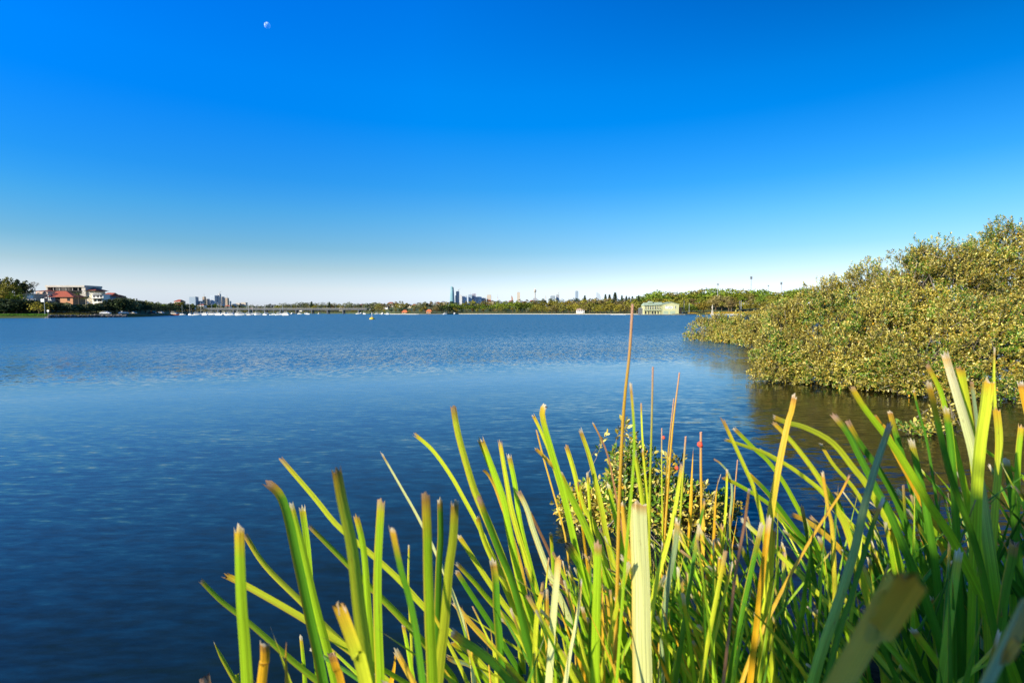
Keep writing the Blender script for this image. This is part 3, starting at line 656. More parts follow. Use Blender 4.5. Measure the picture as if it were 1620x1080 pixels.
TB = [
 ('A', [(377, 823), (381, 950), (390, 1080)], 19, 29, 'g'), ('A', [(386, 843), (420, 895), (479, 954), (534, 1010), (600, 1070)], 7, 10, 'y'),
 ('A', [(315, 915), (350, 950), (397, 987), (475, 1055), (560, 1120)], 6, 10, 'g'), ('A', [(350, 905), (392, 926), (479, 976), (534, 1013), (600, 1065)], 11, 13, 'y'),
 ('A', [(418, 758), (448, 792), (471, 887), (490, 975), (512, 1080)], 13, 18, 'd'), ('A', [(458, 793), (478, 870), (497, 950), (530, 1080)], 11, 16, 'g'), ('A', [(477, 795), (487, 870), (495, 980), (505, 1080)], 10, 11, 'g'),
 ('A', [(440, 721), (497, 787), (534, 832), (586, 876), (631, 917), (671, 961), (760, 1050)], 8, 13, 'y'), ('A', [(486, 828), (538, 880), (586, 928), (634, 976), (700, 1050)], 7, 12, 'g'),
 ('A', [(531, 735), (541, 790), (557, 865), (568, 960), (582, 1080)], 15, 38, 'y'), ('A', [(562, 810), (575, 870), (582, 961), (590, 1080)], 9, 15, 'g'), ('A', [(603, 785), (597, 902), (598, 1000), (601, 1080)], 13, 20, 'g'),
 ('A', [(601, 713), (635, 772), (664, 824), (700, 900)], 8, 13, 'p'), ('A', [(618, 828), (634, 902), (650, 960), (668, 1080)], 14, 28, 'd', .6), ('A', [(673, 773), (676, 850), (677, 902), (680, 990), (684, 1080)], 13, 26, 'g'),
 ('A', [(696, 784), (697, 850), (694, 902), (692, 1000)], 9, 14, 'd'), ('A', [(720, 785), (717, 850), (710, 902), (703, 990), (693, 1080)], 12, 24, 'y'), ('A', [(653, 684), (684, 711), (713, 751), (735, 790), (758, 833), (800, 920)], 7, 8, 'y'),
 ('A', [(533, 947), (548, 985), (564, 1030), (582, 1090)], 24, 36, 'y', .6), ('A', [(418, 1013), (418, 1045), (412, 1090)], 14, 24, 'o', .7), ('A', [(453, 1010), (452, 1045), (454, 1095)], 14, 24, 'k', .7, 'point'),
 ('A', [(475, 1002), (479, 1040), (483, 1090)], 6, 8, 'g'), ('A', [(523, 1028), (532, 1055), (545, 1100)], 14, 18, 'o', .8), ('A', [(625, 1026), (624, 1055), (615, 1100)], 8, 14, 'o', None, 'point'),
 ('A', [(336, 1010), (352, 1042), (380, 1090)], 4, 8, 'y', None, 'point'), ('A', [(323, 1066), (328, 1090), (345, 1130)], 16, 20, 'n', .7), ('A', [(647, 860), (646, 925), (650, 1000)], 3, 5, 'y'),
 ('A', [(636, 984), (645, 1030), (655, 1090)], 9, 13, 'g'),
 ('B', [(716, 637), (724, 684), (738, 735), (753, 782), (778, 840), (812, 928), (840, 1010), (880, 1080)], 9, 15, 'y'), ('B', [(757, 688), (773, 729), (796, 791), (804, 835), (822, 920), (850, 1010)], 12, 15, 'g'),
 ('B', [(764, 742), (775, 755), (790, 790)], 4, 6, 'k'), ('B', [(790, 694), (800, 755), (813, 822), (845, 930), (866, 1010)], 7, 12, 'y'), ('B', [(804, 715), (815, 769), (824, 835), (850, 940)], 8, 10, 'g'),
 ('B', [(818, 773), (833, 804), (844, 840), (868, 905), (900, 980)], 8, 12, 'p'), ('B', [(837, 807), (851, 835), (872, 880), (900, 950)], 4, 6, 'n'), ('B', [(841, 653), (858, 689), (876, 740)], 7, 10, 'y'),
 ('B', [(866, 637), (858, 655), (871, 707), (889, 769), (904, 835), (925, 930), (950, 1040)], 10, 15, 'g'), ('B', [(845, 707), (869, 731), (888, 760)], 5, 8, 'k'),
 ('B', [(848, 678), (860, 725), (875, 778), (891, 835), (897, 870)], 2.5, 3, 'k'), ('B', [(882, 742), (907, 793), (927, 835), (960, 920), (985, 1000)], 10, 14, 'g'), ('B', [(894, 700), (907, 742), (922, 800), (942, 835), (965, 920)], 7, 10, 'y'),
 ('B', [(916, 675), (933, 724), (951, 800), (958, 840), (975, 920)], 6, 11, 'y'), ('B', [(937, 667), (950, 692), (960, 716), (970, 760)], 2.5, 4, 'n'), ('B', [(914, 760), (918, 790), (922, 840), (930, 900)], 3.5, 5, 'o'),
 ('B', [(929, 744), (934, 820), (940, 880)], 4, 7, 'y'), ('B', [(754, 813), (768, 860), (800, 930)], 7, 10, 'y'), ('B', [(722, 842), (750, 885), (777, 926), (806, 968), (840, 1010)], 8, 11, 'y'),
 ('B', [(719, 887), (750, 920), (775, 950), (823, 1003), (870, 1060)], 6, 10, 'g'), ('B', [(719, 899), (745, 940), (784, 1000), (820, 1060)], 9, 11, 'd'), ('B', [(715, 950), (750, 992), (787, 1032), (830, 1090)], 9, 11, 'k'),
 ('B', [(710, 996), (735, 1015), (760, 1032), (808, 1078)], 12, 19, 'd'), ('B', [(712, 1012), (740, 1045), (772, 1080)], 8, 12, 'g'), ('B', [(778, 878), (784, 916), (786, 965), (790, 1012), (795, 1080)], 11, 16, 'd'),
 ('B', [(885, 873), (881, 920), (877, 964), (869, 1080)], 14, 20, 'p', .98), ('B', [(920, 913), (917, 950), (911, 990), (895, 1080)], 8, 24, 'p', .9), ('B', [(946, 850), (945, 900), (944, 940), (941, 1080)], 13, 20, 'g', .85),
 ('B', [(895, 856), (906, 875), (918, 895), (935, 940)], 14, 15, 'g'), ('B', [(871, 839), (873, 865), (876, 920)], 5, 7, 'g'), ('B', [(790, 975), (815, 1000), (861, 1076), (890, 1120)], 8, 11, 'y'),
 ('B', [(755, 780), (770, 820), (790, 872), (813, 928), (840, 1037), (860, 1100)], 8, 17, 'd'), ('B', [(705, 1037), (722, 1046), (743, 1051), (790, 1080)], 7, 8, 'b'), ('B', [(860, 930), (850, 980), (846, 1080)], 12, 17, 'y'),
 ('C', [(1008, 782), (1010, 850), (1013, 919), (1014, 1000), (1016, 1080)], 27, 38, 'p', .92), ('C', [(1079, 729), (1068, 800), (1055, 860), (1038, 919), (1025, 1000), (1018, 1080)], 8, 22, 'y', 1.0), ('C', [(1072, 815), (1068, 860), (1052, 950), (1045, 1080)], 9, 16, 'b'),
 ('C', [(1033, 580), (1031, 680), (1028, 800), (1026, 1000)], 3, 6, 'y', 1.0, 'jag', 'stem', True), ('C', [(1075, 589), (1064, 680), (1055, 800), (1045, 950)], 2.5, 5, 'k', None, 'jag', 'stem', True),
 ('C', [(1066, 630), (1057, 720), (1050, 820), (1040, 960)], 2, 4, 'k', None, 'jag', 'stem', True), ('C', [(1047, 677), (1047, 740), (1048, 820), (1050, 950)], 2, 3, 'y', None, 'jag', 'stem', True),
 ('C', [(1014, 636), (1016, 690), (1020, 743), (1024, 900)], 3, 6, 'y'), ('C', [(1016, 707), (1020, 750), (1024, 810), (1028, 950)], 5, 10, 'y'), ('C', [(1003, 709), (1010, 750), (1018, 810), (1026, 930)], 6, 9, 'y'),
 ('C', [(1109, 683), (1109, 740), (1110, 793), (1110, 860), (1108, 980)], 4, 6, 'k', None, 'jag', 'stem', True), ('C', [(1097, 705), (1094, 760), (1090, 852), (1080, 960)], 5, 7, 'o', None, 'point'),
 ('C', [(1137, 751), (1132, 790), (1128, 850), (1118, 960)], 5, 8, 'o', None, 'point'), ('C', [(1167, 727), (1163, 770), (1158, 820), (1140, 930)], 2, 3, 'k', None, 'jag', 'stem', True),
 ('C', [(1186, 771), (1178, 830), (1168, 885), (1158, 960)], 5, 8, 'n', .8), ('C', [(1113, 785), (1112, 850), (1109, 919), (1096, 1019)], 5, 7, 'k'), ('C', [(1134, 847), (1120, 900), (1110, 950), (1096, 1019)], 6, 9, 'o'),
 ('C', [(1142, 824), (1133, 890), (1118, 974), (1102, 1080)], 8, 11, 'y'), ('C', [(1140, 877), (1136, 915), (1132, 960), (1126, 1080)], 8, 16, 'g'), ('C', [(1167, 816), (1160, 855), (1152, 910)], 2.5, 3.5, 'o', None, 'point'),
 ('C', [(1115, 790), (1100, 850), (1060, 940)], 5, 12, 'd'), ('C', [(997, 602), (1003, 686), (1000, 760), (985, 940)], 5, 8, 'g', .8), ('C', [(985, 790), (990, 850), (998, 920), (1004, 1060)], 8, 12, 'k'),
 ('C', [(1150, 740), (1148, 800), (1140, 900)], 4, 7, 'y'), ('C', [(960, 760), (980, 850), (1000, 960)], 8, 12, 'g'), ('C', [(1085, 690), (1080, 760), (1075, 850), (1072, 980)], 3, 5, 'y', None, 'jag', 'stem', True),
 ('C', [(1127, 725), (1140, 733), (1154, 752), (1158, 785), (1150, 850)], 3, 5, 'b'),
 ('D', [(1140, 658), (1162, 705), (1178, 740), (1193, 775), (1207, 833), (1212, 900)], 8, 14, 'y', 1.05), ('D', [(1158, 674), (1193, 709), (1220, 735), (1255, 790)], 6, 8, 'g'), ('D', [(1143, 694), (1180, 706), (1220, 721), (1274, 756), (1320, 800)], 6, 12, 'y'),
 ('D', [(1140, 754), (1170, 768), (1220, 800), (1270, 850)], 6, 9, 'g'), ('D', [(1258, 620), (1252, 650), (1245, 674), (1228, 759), (1217, 833), (1213, 919), (1207, 1030), (1205, 1090)], 7, 18, 'yk', 1.08),
 ('D', [(1222, 826), (1219, 880), (1215, 930), (1207, 1030), (1200, 1090)], 11, 17, 'y', 1.1), ('D', [(1345, 748), (1330, 779), (1308, 812), (1279, 858), (1240, 927), (1200, 1010), (1171, 1085)], 5, 11, 'ko', 1.0),
 ('D', [(1301, 742), (1310, 801), (1317, 836), (1321, 919), (1324, 1000)], 7, 15, 'yk', 1.15), ('D', [(1220, 658), (1245, 668), (1274, 676), (1316, 699), (1350, 740), (1385, 790)], 7, 13, 'y'),
 ('D', [(1221, 665), (1256, 702), (1296, 756), (1330, 815), (1350, 870)], 7, 15, 'y'), ('D', [(1197, 708), (1230, 730), (1256, 742), (1310, 790)], 7, 10, 'g'), ('D', [(1296, 699), (1319, 736), (1353, 776), (1380, 830)], 6, 12, 'y'),
 ('D', [(1315, 651), (1342, 685), (1359, 719), (1385, 770), (1420, 840)], 9, 16, 'd'), ('D', [(1250, 812), (1285, 830), (1330, 870), (1370, 930)], 8, 12, 'k'), ('D', [(1215, 800), (1250, 840), (1300, 910), (1340, 990)], 6, 11, 'g'),
 ('D', [(1225, 860), (1270, 910), (1320, 990)], 7, 10, 'd'), ('D', [(1180, 745), (1215, 780), (1260, 840), (1300, 900)], 6, 10, 'd'), ('D', [(1282, 1000), (1260, 1040), (1240, 1090)], 4, 8, 'b'), ('D', [(1290, 930), (1265, 985), (1238, 1050)], 2, 4, 'y'),
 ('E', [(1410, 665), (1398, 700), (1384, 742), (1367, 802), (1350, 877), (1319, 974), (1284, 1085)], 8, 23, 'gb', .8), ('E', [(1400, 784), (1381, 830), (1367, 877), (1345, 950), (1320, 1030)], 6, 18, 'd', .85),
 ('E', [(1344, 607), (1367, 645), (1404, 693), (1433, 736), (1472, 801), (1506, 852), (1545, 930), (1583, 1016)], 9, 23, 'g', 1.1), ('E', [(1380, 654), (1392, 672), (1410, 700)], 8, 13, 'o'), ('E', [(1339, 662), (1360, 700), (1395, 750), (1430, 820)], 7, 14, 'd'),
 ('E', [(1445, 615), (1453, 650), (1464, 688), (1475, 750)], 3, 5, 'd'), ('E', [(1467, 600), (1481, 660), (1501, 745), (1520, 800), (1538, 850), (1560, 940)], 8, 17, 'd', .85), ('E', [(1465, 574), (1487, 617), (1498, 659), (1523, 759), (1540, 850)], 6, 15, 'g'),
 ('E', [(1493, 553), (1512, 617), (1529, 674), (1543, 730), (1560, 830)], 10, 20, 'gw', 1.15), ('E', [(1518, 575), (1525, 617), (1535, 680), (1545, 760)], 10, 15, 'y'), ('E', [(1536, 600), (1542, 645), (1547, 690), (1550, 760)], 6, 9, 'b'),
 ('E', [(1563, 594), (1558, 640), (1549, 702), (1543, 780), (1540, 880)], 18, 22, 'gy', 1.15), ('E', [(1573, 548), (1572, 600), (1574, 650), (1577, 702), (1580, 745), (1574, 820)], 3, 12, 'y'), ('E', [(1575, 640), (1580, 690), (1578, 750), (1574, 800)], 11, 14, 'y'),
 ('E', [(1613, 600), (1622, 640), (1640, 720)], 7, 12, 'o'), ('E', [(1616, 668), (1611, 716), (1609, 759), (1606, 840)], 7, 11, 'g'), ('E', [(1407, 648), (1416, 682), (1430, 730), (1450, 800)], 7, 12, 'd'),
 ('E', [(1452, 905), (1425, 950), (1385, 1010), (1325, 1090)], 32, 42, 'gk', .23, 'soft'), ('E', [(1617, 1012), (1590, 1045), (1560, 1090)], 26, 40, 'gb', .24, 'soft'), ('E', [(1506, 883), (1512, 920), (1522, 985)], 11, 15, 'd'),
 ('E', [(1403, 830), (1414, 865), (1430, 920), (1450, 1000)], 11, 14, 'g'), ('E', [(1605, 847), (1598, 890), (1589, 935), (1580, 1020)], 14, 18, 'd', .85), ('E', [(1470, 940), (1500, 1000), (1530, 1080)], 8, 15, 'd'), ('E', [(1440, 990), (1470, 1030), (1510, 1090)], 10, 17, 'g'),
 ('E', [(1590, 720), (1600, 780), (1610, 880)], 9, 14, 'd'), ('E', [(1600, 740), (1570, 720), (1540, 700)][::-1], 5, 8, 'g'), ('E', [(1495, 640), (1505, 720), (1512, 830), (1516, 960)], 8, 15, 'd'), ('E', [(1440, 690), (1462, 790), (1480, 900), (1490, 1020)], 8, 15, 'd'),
]
for tb in TB: traced(*tb)
# the tallest stalk, pink at the top
traced('C', [(1001, 481), (996, 560), (987, 649), (980, 793), (977, 919), (972, 1085)], 4.5, 8.5, 'k', 1.0, name='flower_stalk', stalk=True)
M['redbud'] = plain('red_bud', (.75, .09, .04), .5, .3, .2, 60)
for px, py, d, r_ in ((1108, 703, .95, .0055), (1050, 692, 1.0, .0032), (1071, 740, .9, .0036)):
    mb = MB(); p = at(px, py, d) - PL['C'].location
    for k in range(7):
        a = k * 2.4; q = Vector((math.cos(a) * math.sin(k), math.sin(a) * math.sin(k), math.cos(k * .9))) * r_ * .5
        pr = [(r_ * .6 * math.sin(math.pi * i / 6) + 1e-5, -r_ * .6 * math.cos(math.pi * i / 6)) for i in range(7)]
        sub = MB().lathe(pr, 7); mb.add([Vector(v) + p + q for v in sub.v], sub.f)
    mb.build('bud', M['redbud'], PL['C'], True)

# filler leaves of the same clumps, below the photographed outline
OUT = ([300, 340, 400, 480, 560, 640, 720, 800, 860, 920, 980, 1050, 1120, 1180, 1240, 1300, 1360, 1420, 1500, 1560, 1640], [1090, 1060, 960, 960, 960, 950, 930, 880, 860, 830, 820, 800, 810, 780, 790, 760, 730, 720, 700, 690, 690])
def proj(p):
    y, z = p[1], p[2] - CAM_H; fy = y * cp - z * sp; v = (z * cp + y * sp) / fy
    return 810 + F * p[0] / fy, 540 - F * v
def fill(key, n_, xr, yr, lean, leng, wr, cols, parts=None, tries=40):
    rg = brn
    for _ in range(n_):
        for _t in range(tries):
            rx, ry = rg.uniform(*xr), rg.uniform(*yr); L = rg.uniform(*leng)
            lx, ly = rg.normal(lean[0], lean[2]), rg.normal(lean[1], lean[2] * .7)
            r0 = np.array([rx, ry, BZ - .03]); dr = np.array([lx, ly, 1.0]); dr /= np.linalg.norm(dr)
            crv = rg.uniform(.1, .5); P = [r0 + dr * L * s + np.array([lx, ly, -.25 * math.hypot(lx, ly)]) * crv * L * s * s for s in (0, .3, .6, .85, 1)]
            px, py = proj(P[-1])
            if P[-1][1] > .45 and py > np.interp(px, *OUT) + rg.uniform(0, 60) and px > 300: break
        else: continue
        wd = rg.uniform(*wr); PL[key]['_n'] += 1
        blade(PL[key], P, wd, wd * rg.uniform(.5, .8), cols[rg.integers(len(cols))], seg=12, tip='point' if rg.random() < .6 else 'jag')
plant('F', 'strap_leaf_clump', (.5, 1.5, BZ), 'thin leaved dense clump behind the yellow rushes, at the water edge', group=G2)
plant('G', 'strap_leaf_clump', (1.3, 1.7, BZ), 'dark narrow leaved clump behind the lower right corner clump, below the mangroves', group=G2)
fill('A', 14, (-.35, .1), (.85, 1.3), (-.3, .0, .25), (.45, .85), (.010, .018), 'ggdy')
fill('B', 58, (-.05, .45), (.9, 1.35), (-.3, .05, .25), (.5, .9), (.008, .016), 'ggdyyk')
fill('C', 64, (.2, .7), (.95, 1.5), (-.12, .05, .16), (.5, .9), (.006, .014), 'ggdykod')
fill('D', 78, (.55, 1.15), (1.0, 1.7), (-.35, .1, .25), (.55, 1.0), (.007, .015), 'ggdddy')
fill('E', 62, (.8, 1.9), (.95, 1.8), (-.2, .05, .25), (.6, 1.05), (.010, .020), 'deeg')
fill('F', 96, (.15, .9), (1.25, 1.75), (-.3, .1, .25), (.55, .95), (.006, .013), 'ggdyd')
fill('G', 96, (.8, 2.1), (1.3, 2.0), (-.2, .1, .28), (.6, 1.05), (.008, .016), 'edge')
for k_, p_ in PL.items(): del p_['_n']

# ------------------------------------------------------------------ tall shrub behind the camera: its shade falls on the lower right
def shade_shrub():
    hx, hy = math.sin(SUN_AZ), math.cos(SUN_AZ); qx, qy = -hy, hx       # sunward, across
    q, s = SHQ, SHS; c = Vector((q * qx + s * hx, q * qy + s * hy, BZ))
    r = empty('tall_shrub', c, 'tall dense shrub on the bank behind the camera, shading the lower right clump', 'shrub')
    rg = np.random.default_rng(5); n_ = 34000; h = SHH - BZ
    d = unit(rg.normal(size=(n_, 3))); P = np.sign(d) * np.abs(d) ** .55 * (rg.random((n_, 1)) ** .4) * np.array([SHR, SHR, h / 2]) * .85 + np.array([0, 0, h / 2])
    P[:, 2] += .2 * np.sin(P[:, 0] * 7) * (P[:, 2] > h * .6)
    V, Fc, cc = quads(rg, P, unit(rg.normal(size=(n_, 3))), unit(rg.normal(size=(n_, 3))), np.full(n_, .13), np.full(n_, .06), np.array([(.05, .09, .02)]) * rg.uniform(.6, 1.4, (n_, 1)))
    link('foliage', mesh_np('foliage', V, Fc, cc), LEAF, r)
    MB().tube([(0, 0, -.1), (.05, 0, h * .5), (0, 0, h * .85)], [.09, .07, .03], 8).build('trunk', M['bark'], r)
SHQ, SHS, SHH, SHR = .82, 3.0, 4.27, 1.3
shade_shrub()

# ------------------------------------------------------------------ far shores: trees
random.seed(4)
SKYL = ([375, 400, 420, 440, 460, 480, 500, 520, 540, 560, 580, 600, 620, 635, 650, 660, 680, 700, 720, 760, 800, 840, 860, 880, 900, 940, 1000, 1010, 1025, 1040, 1060, 1080, 1100, 1120, 1140, 1180, 1210, 1230, 1240, 1260, 1280, 1300, 1340],
        [485, 484.5, 483.5, 482, 481, 480, 480, 479.5, 481, 480, 481, 480, 478, 477, 480, 477, 476, 477, 477, 475.5, 474.5, 474, 473, 474, 472.5, 471.5, 471, 470, 465, 461, 464, 463, 460, 457, 457.5, 458.5, 460, 464, 461, 457, 456.5, 460, 462])
def sky_y(px): return float(np.interp(px, *SKYL))
rt = random.Random(11)
def row(x0, x1, step, off, dY, kinds, pals, label, group, wide=(1.0, 1.35), jit=1.8, nq=600, fixed=None, cat='tree'):
    px = x0
    while px < x1:
        S = shore(px); Y = S + dY + rt.uniform(-.18, .18) * dY
        top = (sky_y(px) if fixed is None else fixed) + off + rt.uniform(-jit, jit)
        tree(px, Y, top, rt.choice(kinds), rt.choice(pals), label, group, cat=cat, wide=rt.uniform(*wide), var=rt.randrange(3), nq=nq)
        px += step * rt.uniform(.75, 1.3)
# promontory and the long wood, centre to right
row(600, 705, 9.5, 1.2, 75, ['open', 'broad'], ['greygreen', 'olive', 'brown'], 'back row tree of the small red hut point, below pale hillside houses', 'back row trees on the red hut point', jit=1.5)
row(608, 722, 8.5, 9.0, 12, ['broad', 'round', 'open'], ['olive', 'brown', 'dark', 'gold'], 'waterside tree on the point with the small red huts', 'waterside trees on the red hut point', jit=2.5)
row(706, 1000, 9.5, .8, 110, ['open', 'broad', 'round'], ['olive', 'greygreen', 'dark', 'brown'], 'skyline tree at the back of the long wood beneath the city towers', 'back row trees of the long wood', jit=1.3)
row(700, 850, 9, 4.0, 62, ['broad', 'broad', 'round'], ['lime', 'green', 'green'], 'deep green fig like tree in the left half of the long wood', 'green trees in the left of the long wood', wide=(1.05, 1.4))
row(850, 1010, 8.6, 4.0, 62, ['broad', 'round', 'open'], ['olive', 'gold', 'olive', 'brown'], 'olive brown middle rank tree of the long wood, left of the clubhouse', 'olive middle row trees of the long wood', wide=(1.0, 1.4))
row(704, 850, 8.5, 12.5, 14, ['low', 'round', 'open'], ['dark', 'brown', 'olive', 'greygreen'], 'short waterside tree behind the left half of the pale sea wall', 'short waterside trees on the left of the sea wall', jit=2.2, wide=(1, 1.5))
row(850, 1012, 8.5, 9.5, 14, ['low', 'round', 'low'], ['olive', 'gold', 'olive', 'brown'], 'bushy olive waterside tree behind the right half of the pale sea wall', 'waterside trees on the right of the sea wall', jit=2.5, wide=(1, 1.5))
# hill to the right of the clubhouse
row(1012, 1325, 9.5, .2, 170, ['broad', 'broad', 'low'], ['lime', 'green', 'green', 'olive'], 'broad green treetop along the skyline right of the clubhouse', 'skyline trees on the right hill', wide=(1.2, 1.7), jit=1.0, nq=900)
row(1014, 1090, 9, 9, 75, ['broad', 'round'], ['olive', 'green', 'gold'], 'tree rising just behind the pale green clubhouse', 'trees behind the clubhouse', wide=(1.0, 1.4), nq=900)
row(1085, 1250, 12, 11, 90, ['broad', 'open', 'broad'], ['green', 'olive', 'brown', 'lime'], 'middle rank tree on the right hill above the pale statue', 'middle trees on the right hill', wide=(1.1, 1.6), nq=900)
row(1086, 1122, 9, 20, 22, ['low', 'broad'], ['olive', 'gold', 'green'], 'round bushy tree between the clubhouse and the pale statue', 'bushy trees beside the statue', wide=(1.1, 1.5), jit=2, nq=900)
row(1132, 1250, 12, 20, 45, ['low', 'broad', 'open'], ['green', 'olive', 'brown', 'gold'], 'low tree by the yellow lawn right of the pale statue', 'low trees by the lawn', wide=(1.1, 1.5), jit=2, nq=900)
tree(1039, shore(1039) + 95, 460.2, 'broad', 'green', 'large dark rounded tree standing tallest above the clubhouse roof', wide=1.15, nq=1500, size=.07)
tree(1133, shore(1133) + 60, 468, 'broad', 'brown', 'reddish brown bare looking tree above the pale statue', wide=1.3, nq=900)
tree(1157, shore(1157) + 30, 475, 'open', 'brown', 'pale limbed open tree beside the yellow lawn', wide=1.1, nq=500)
for x, y in ((957.5, 464.5), (964, 465), (972.8, 461.5), (983.5, 466.3), (990.5, 467.4), (995, 469), (1000, 468), (1010, 466.2)):
    conifer(x, shore(x) + 130, y, 'narrow dark pine poking above the long wood left of the clubhouse', 'pines on the skyline')
conifer(925, shore(925) + 130, 466.5, 'dark pine beside the blue grey tower on the skyline'); conifer(493.5, 1050, 476.3, 'dark pine on the ridge above the middle of the bridge'); conifer(521.5, 1060, 477, 'dark pine above the right half of the bridge')
conifer(217.5, 330, 471.5, 'small pointed conifer over the dark left bank trees')
# beyond the bridge
row(378, 605, 7.5, -1, 90, ['round', 'broad', 'low'], ['greygreen', 'dark', 'greygreen', 'olive'], 'grey green ridge tree above the bridge deck', 'ridge trees beyond the bridge', jit=1.3)
row(385, 610, 7.5, 5.0, 40, ['broad', 'round'], ['greygreen', 'dark', 'olive', 'brown'], 'tree just behind the bridge deck, below the ridge', 'lower trees beyond the bridge', jit=1.5)
row(560, 612, 8.5, 9.5, 12, ['broad', 'low'], ['olive', 'greygreen'], 'shoreline tree at the right end of the bridge', 'shoreline trees at the right bridge end', jit=1.5)
row(388, 560, 12, 0, 12, ['low'], ['gold', 'olive', 'brown'], 'low shoreline bush seen under the bridge deck', 'bushes seen under the bridge', fixed=492.2, jit=.8, nq=300, wide=(1.5, 2.4), cat='bush')
# left arm: dark bank of trees running away from the houses
LB = ([-60, 0, 30, 55, 75, 100, 120, 140, 160, 180, 196, 205, 215, 230, 250, 262, 275, 300, 330, 360, 390], [474, 473, 475, 476.5, 478, 480, 482, 482, 481, 477, 471, 474, 477.5, 475, 478, 479, 478, 480, 481.5, 483, 485])
px = -60
while px < 215:
    tree(px, shore(px) + rt.uniform(17, 24), float(np.interp(px, *LB)) + rt.uniform(-1.2, .8), 'low', rt.choice(['dark', 'dark', 'dark', 'greygreen']), 'dense dark shaded shrub in the hedge below the left houses', 'dark hedge shrubs on the left bank', cat='shrub', wide=rt.uniform(1.3, 1.7), var=rt.randrange(3), nq=1300, size=.1); px += 9.5 * rt.uniform(.8, 1.2)
px = 196
while px < 300:
    tree(px, shore(px) + rt.uniform(14, 22), float(np.interp(px, *LB)) + rt.uniform(2, 6), rt.choice(['low', 'broad']), 'dark', 'dark shaded waterside tree right of the left houses', 'dark waterside trees on the left bank', wide=rt.uniform(1.1, 1.4), var=rt.randrange(3), nq=700, size=.09); px += 9 * rt.uniform(.8, 1.2)
px = 186
while px < 395:
    tree(px, shore(px) + rt.uniform(40, 70), float(np.interp(px, *LB)) + rt.uniform(-1.5, 1.5), rt.choice(['broad', 'open', 'round']), rt.choice(['dark', 'olive', 'green', 'greygreen', 'olive']), 'sunlit topped tree behind the dark left bank, below the left cluster of towers', 'back trees on the left bank', wide=rt.uniform(1.1, 1.5), var=rt.randrange(3), nq=700); px += 9.5 * rt.uniform(.8, 1.2)
px = 285
while px < 395:
    tree(px, shore(px) + rt.uniform(10, 20), 489 + rt.uniform(-2, 1), rt.choice(['low', 'broad']), rt.choice(['brown', 'olive', 'dark', 'olive']), 'brownish tree behind the moored boats', 'trees behind the moored boats', wide=rt.uniform(1.1, 1.5), var=rt.randrange(3), nq=500); px += 9 * rt.uniform(.8, 1.2)
tree(16, 262, 439.5, 'broad', 'olive', 'tall yellow green sunlit tree at the far left edge of the houses', wide=.6, nq=2600, size=.055)
tree(-4, 275, 440, 'round', 'dark', 'dark tree behind the yellow green tree at the left frame edge', nq=1500, size=.07)
tree(30, 280, 444, 'open', 'dark', 'dark tree just right of the yellow green tree', wide=.7, nq=1500, size=.07)
tree(2, 250, 462, 'low', 'gold', 'low golden bush under the yellow green tree at the left edge', wide=1.2, nq=900, cat='bush'); tree(19, 250, 463.5, 'low', 'lime', 'low lime green bush left of the cream garage', wide=1.0, nq=900, cat='bush')
tree(43, 285, 446, 'open', 'greygreen', 'thin dark tree beside the leafless tree', wide=.8, nq=500)
tree(62, 238, 476.5, 'low', 'gold', 'yellowish bush in front of the blue grey house', wide=1.2, nq=400, cat='bush')
# leafless tree
g = spot(54, 285); r = empty('bare_tree', g, 'leafless pale tree against the sky between the green trees and the houses', 'tree')
mb = MB(); rb = random.Random(2); H = at(55, 443, 285).z - g.z
def limb(p, d, L, r_, dep):
    q = p + d * L; mb.tube([p, p.lerp(q, .5) + Vector((rb.uniform(-.1, .1), 0, rb.uniform(-.1, .1))) * L, q], [r_, r_ * .8, r_ * .6], 5)
    if dep:
        for k in range(3): limb(q, (d + Vector((rb.uniform(-.7, .7), rb.uniform(-.5, .5), rb.uniform(-.1, .4)))).normalized(), L * .68, r_ * .55, dep - 1)
tkb = MB().tube([(0, 0, -.2), (0, 0, H * .45)], [.35, .26], 7); tkb.build('trunk', M['palebark'], r)
for k in range(3): limb(Vector((0, 0, H * .42)), Vector((k * .5 - .5, 0, 1)).normalized(), H * .2, .18, 4)
mb.build('branches', M['palebark'], r)
palm(125.5, 268, 458.5, 'tall palm in front of the red roofed houses'); palm(137.5, 268, 466, 'shorter pale trunked palm just right of the tall palm')

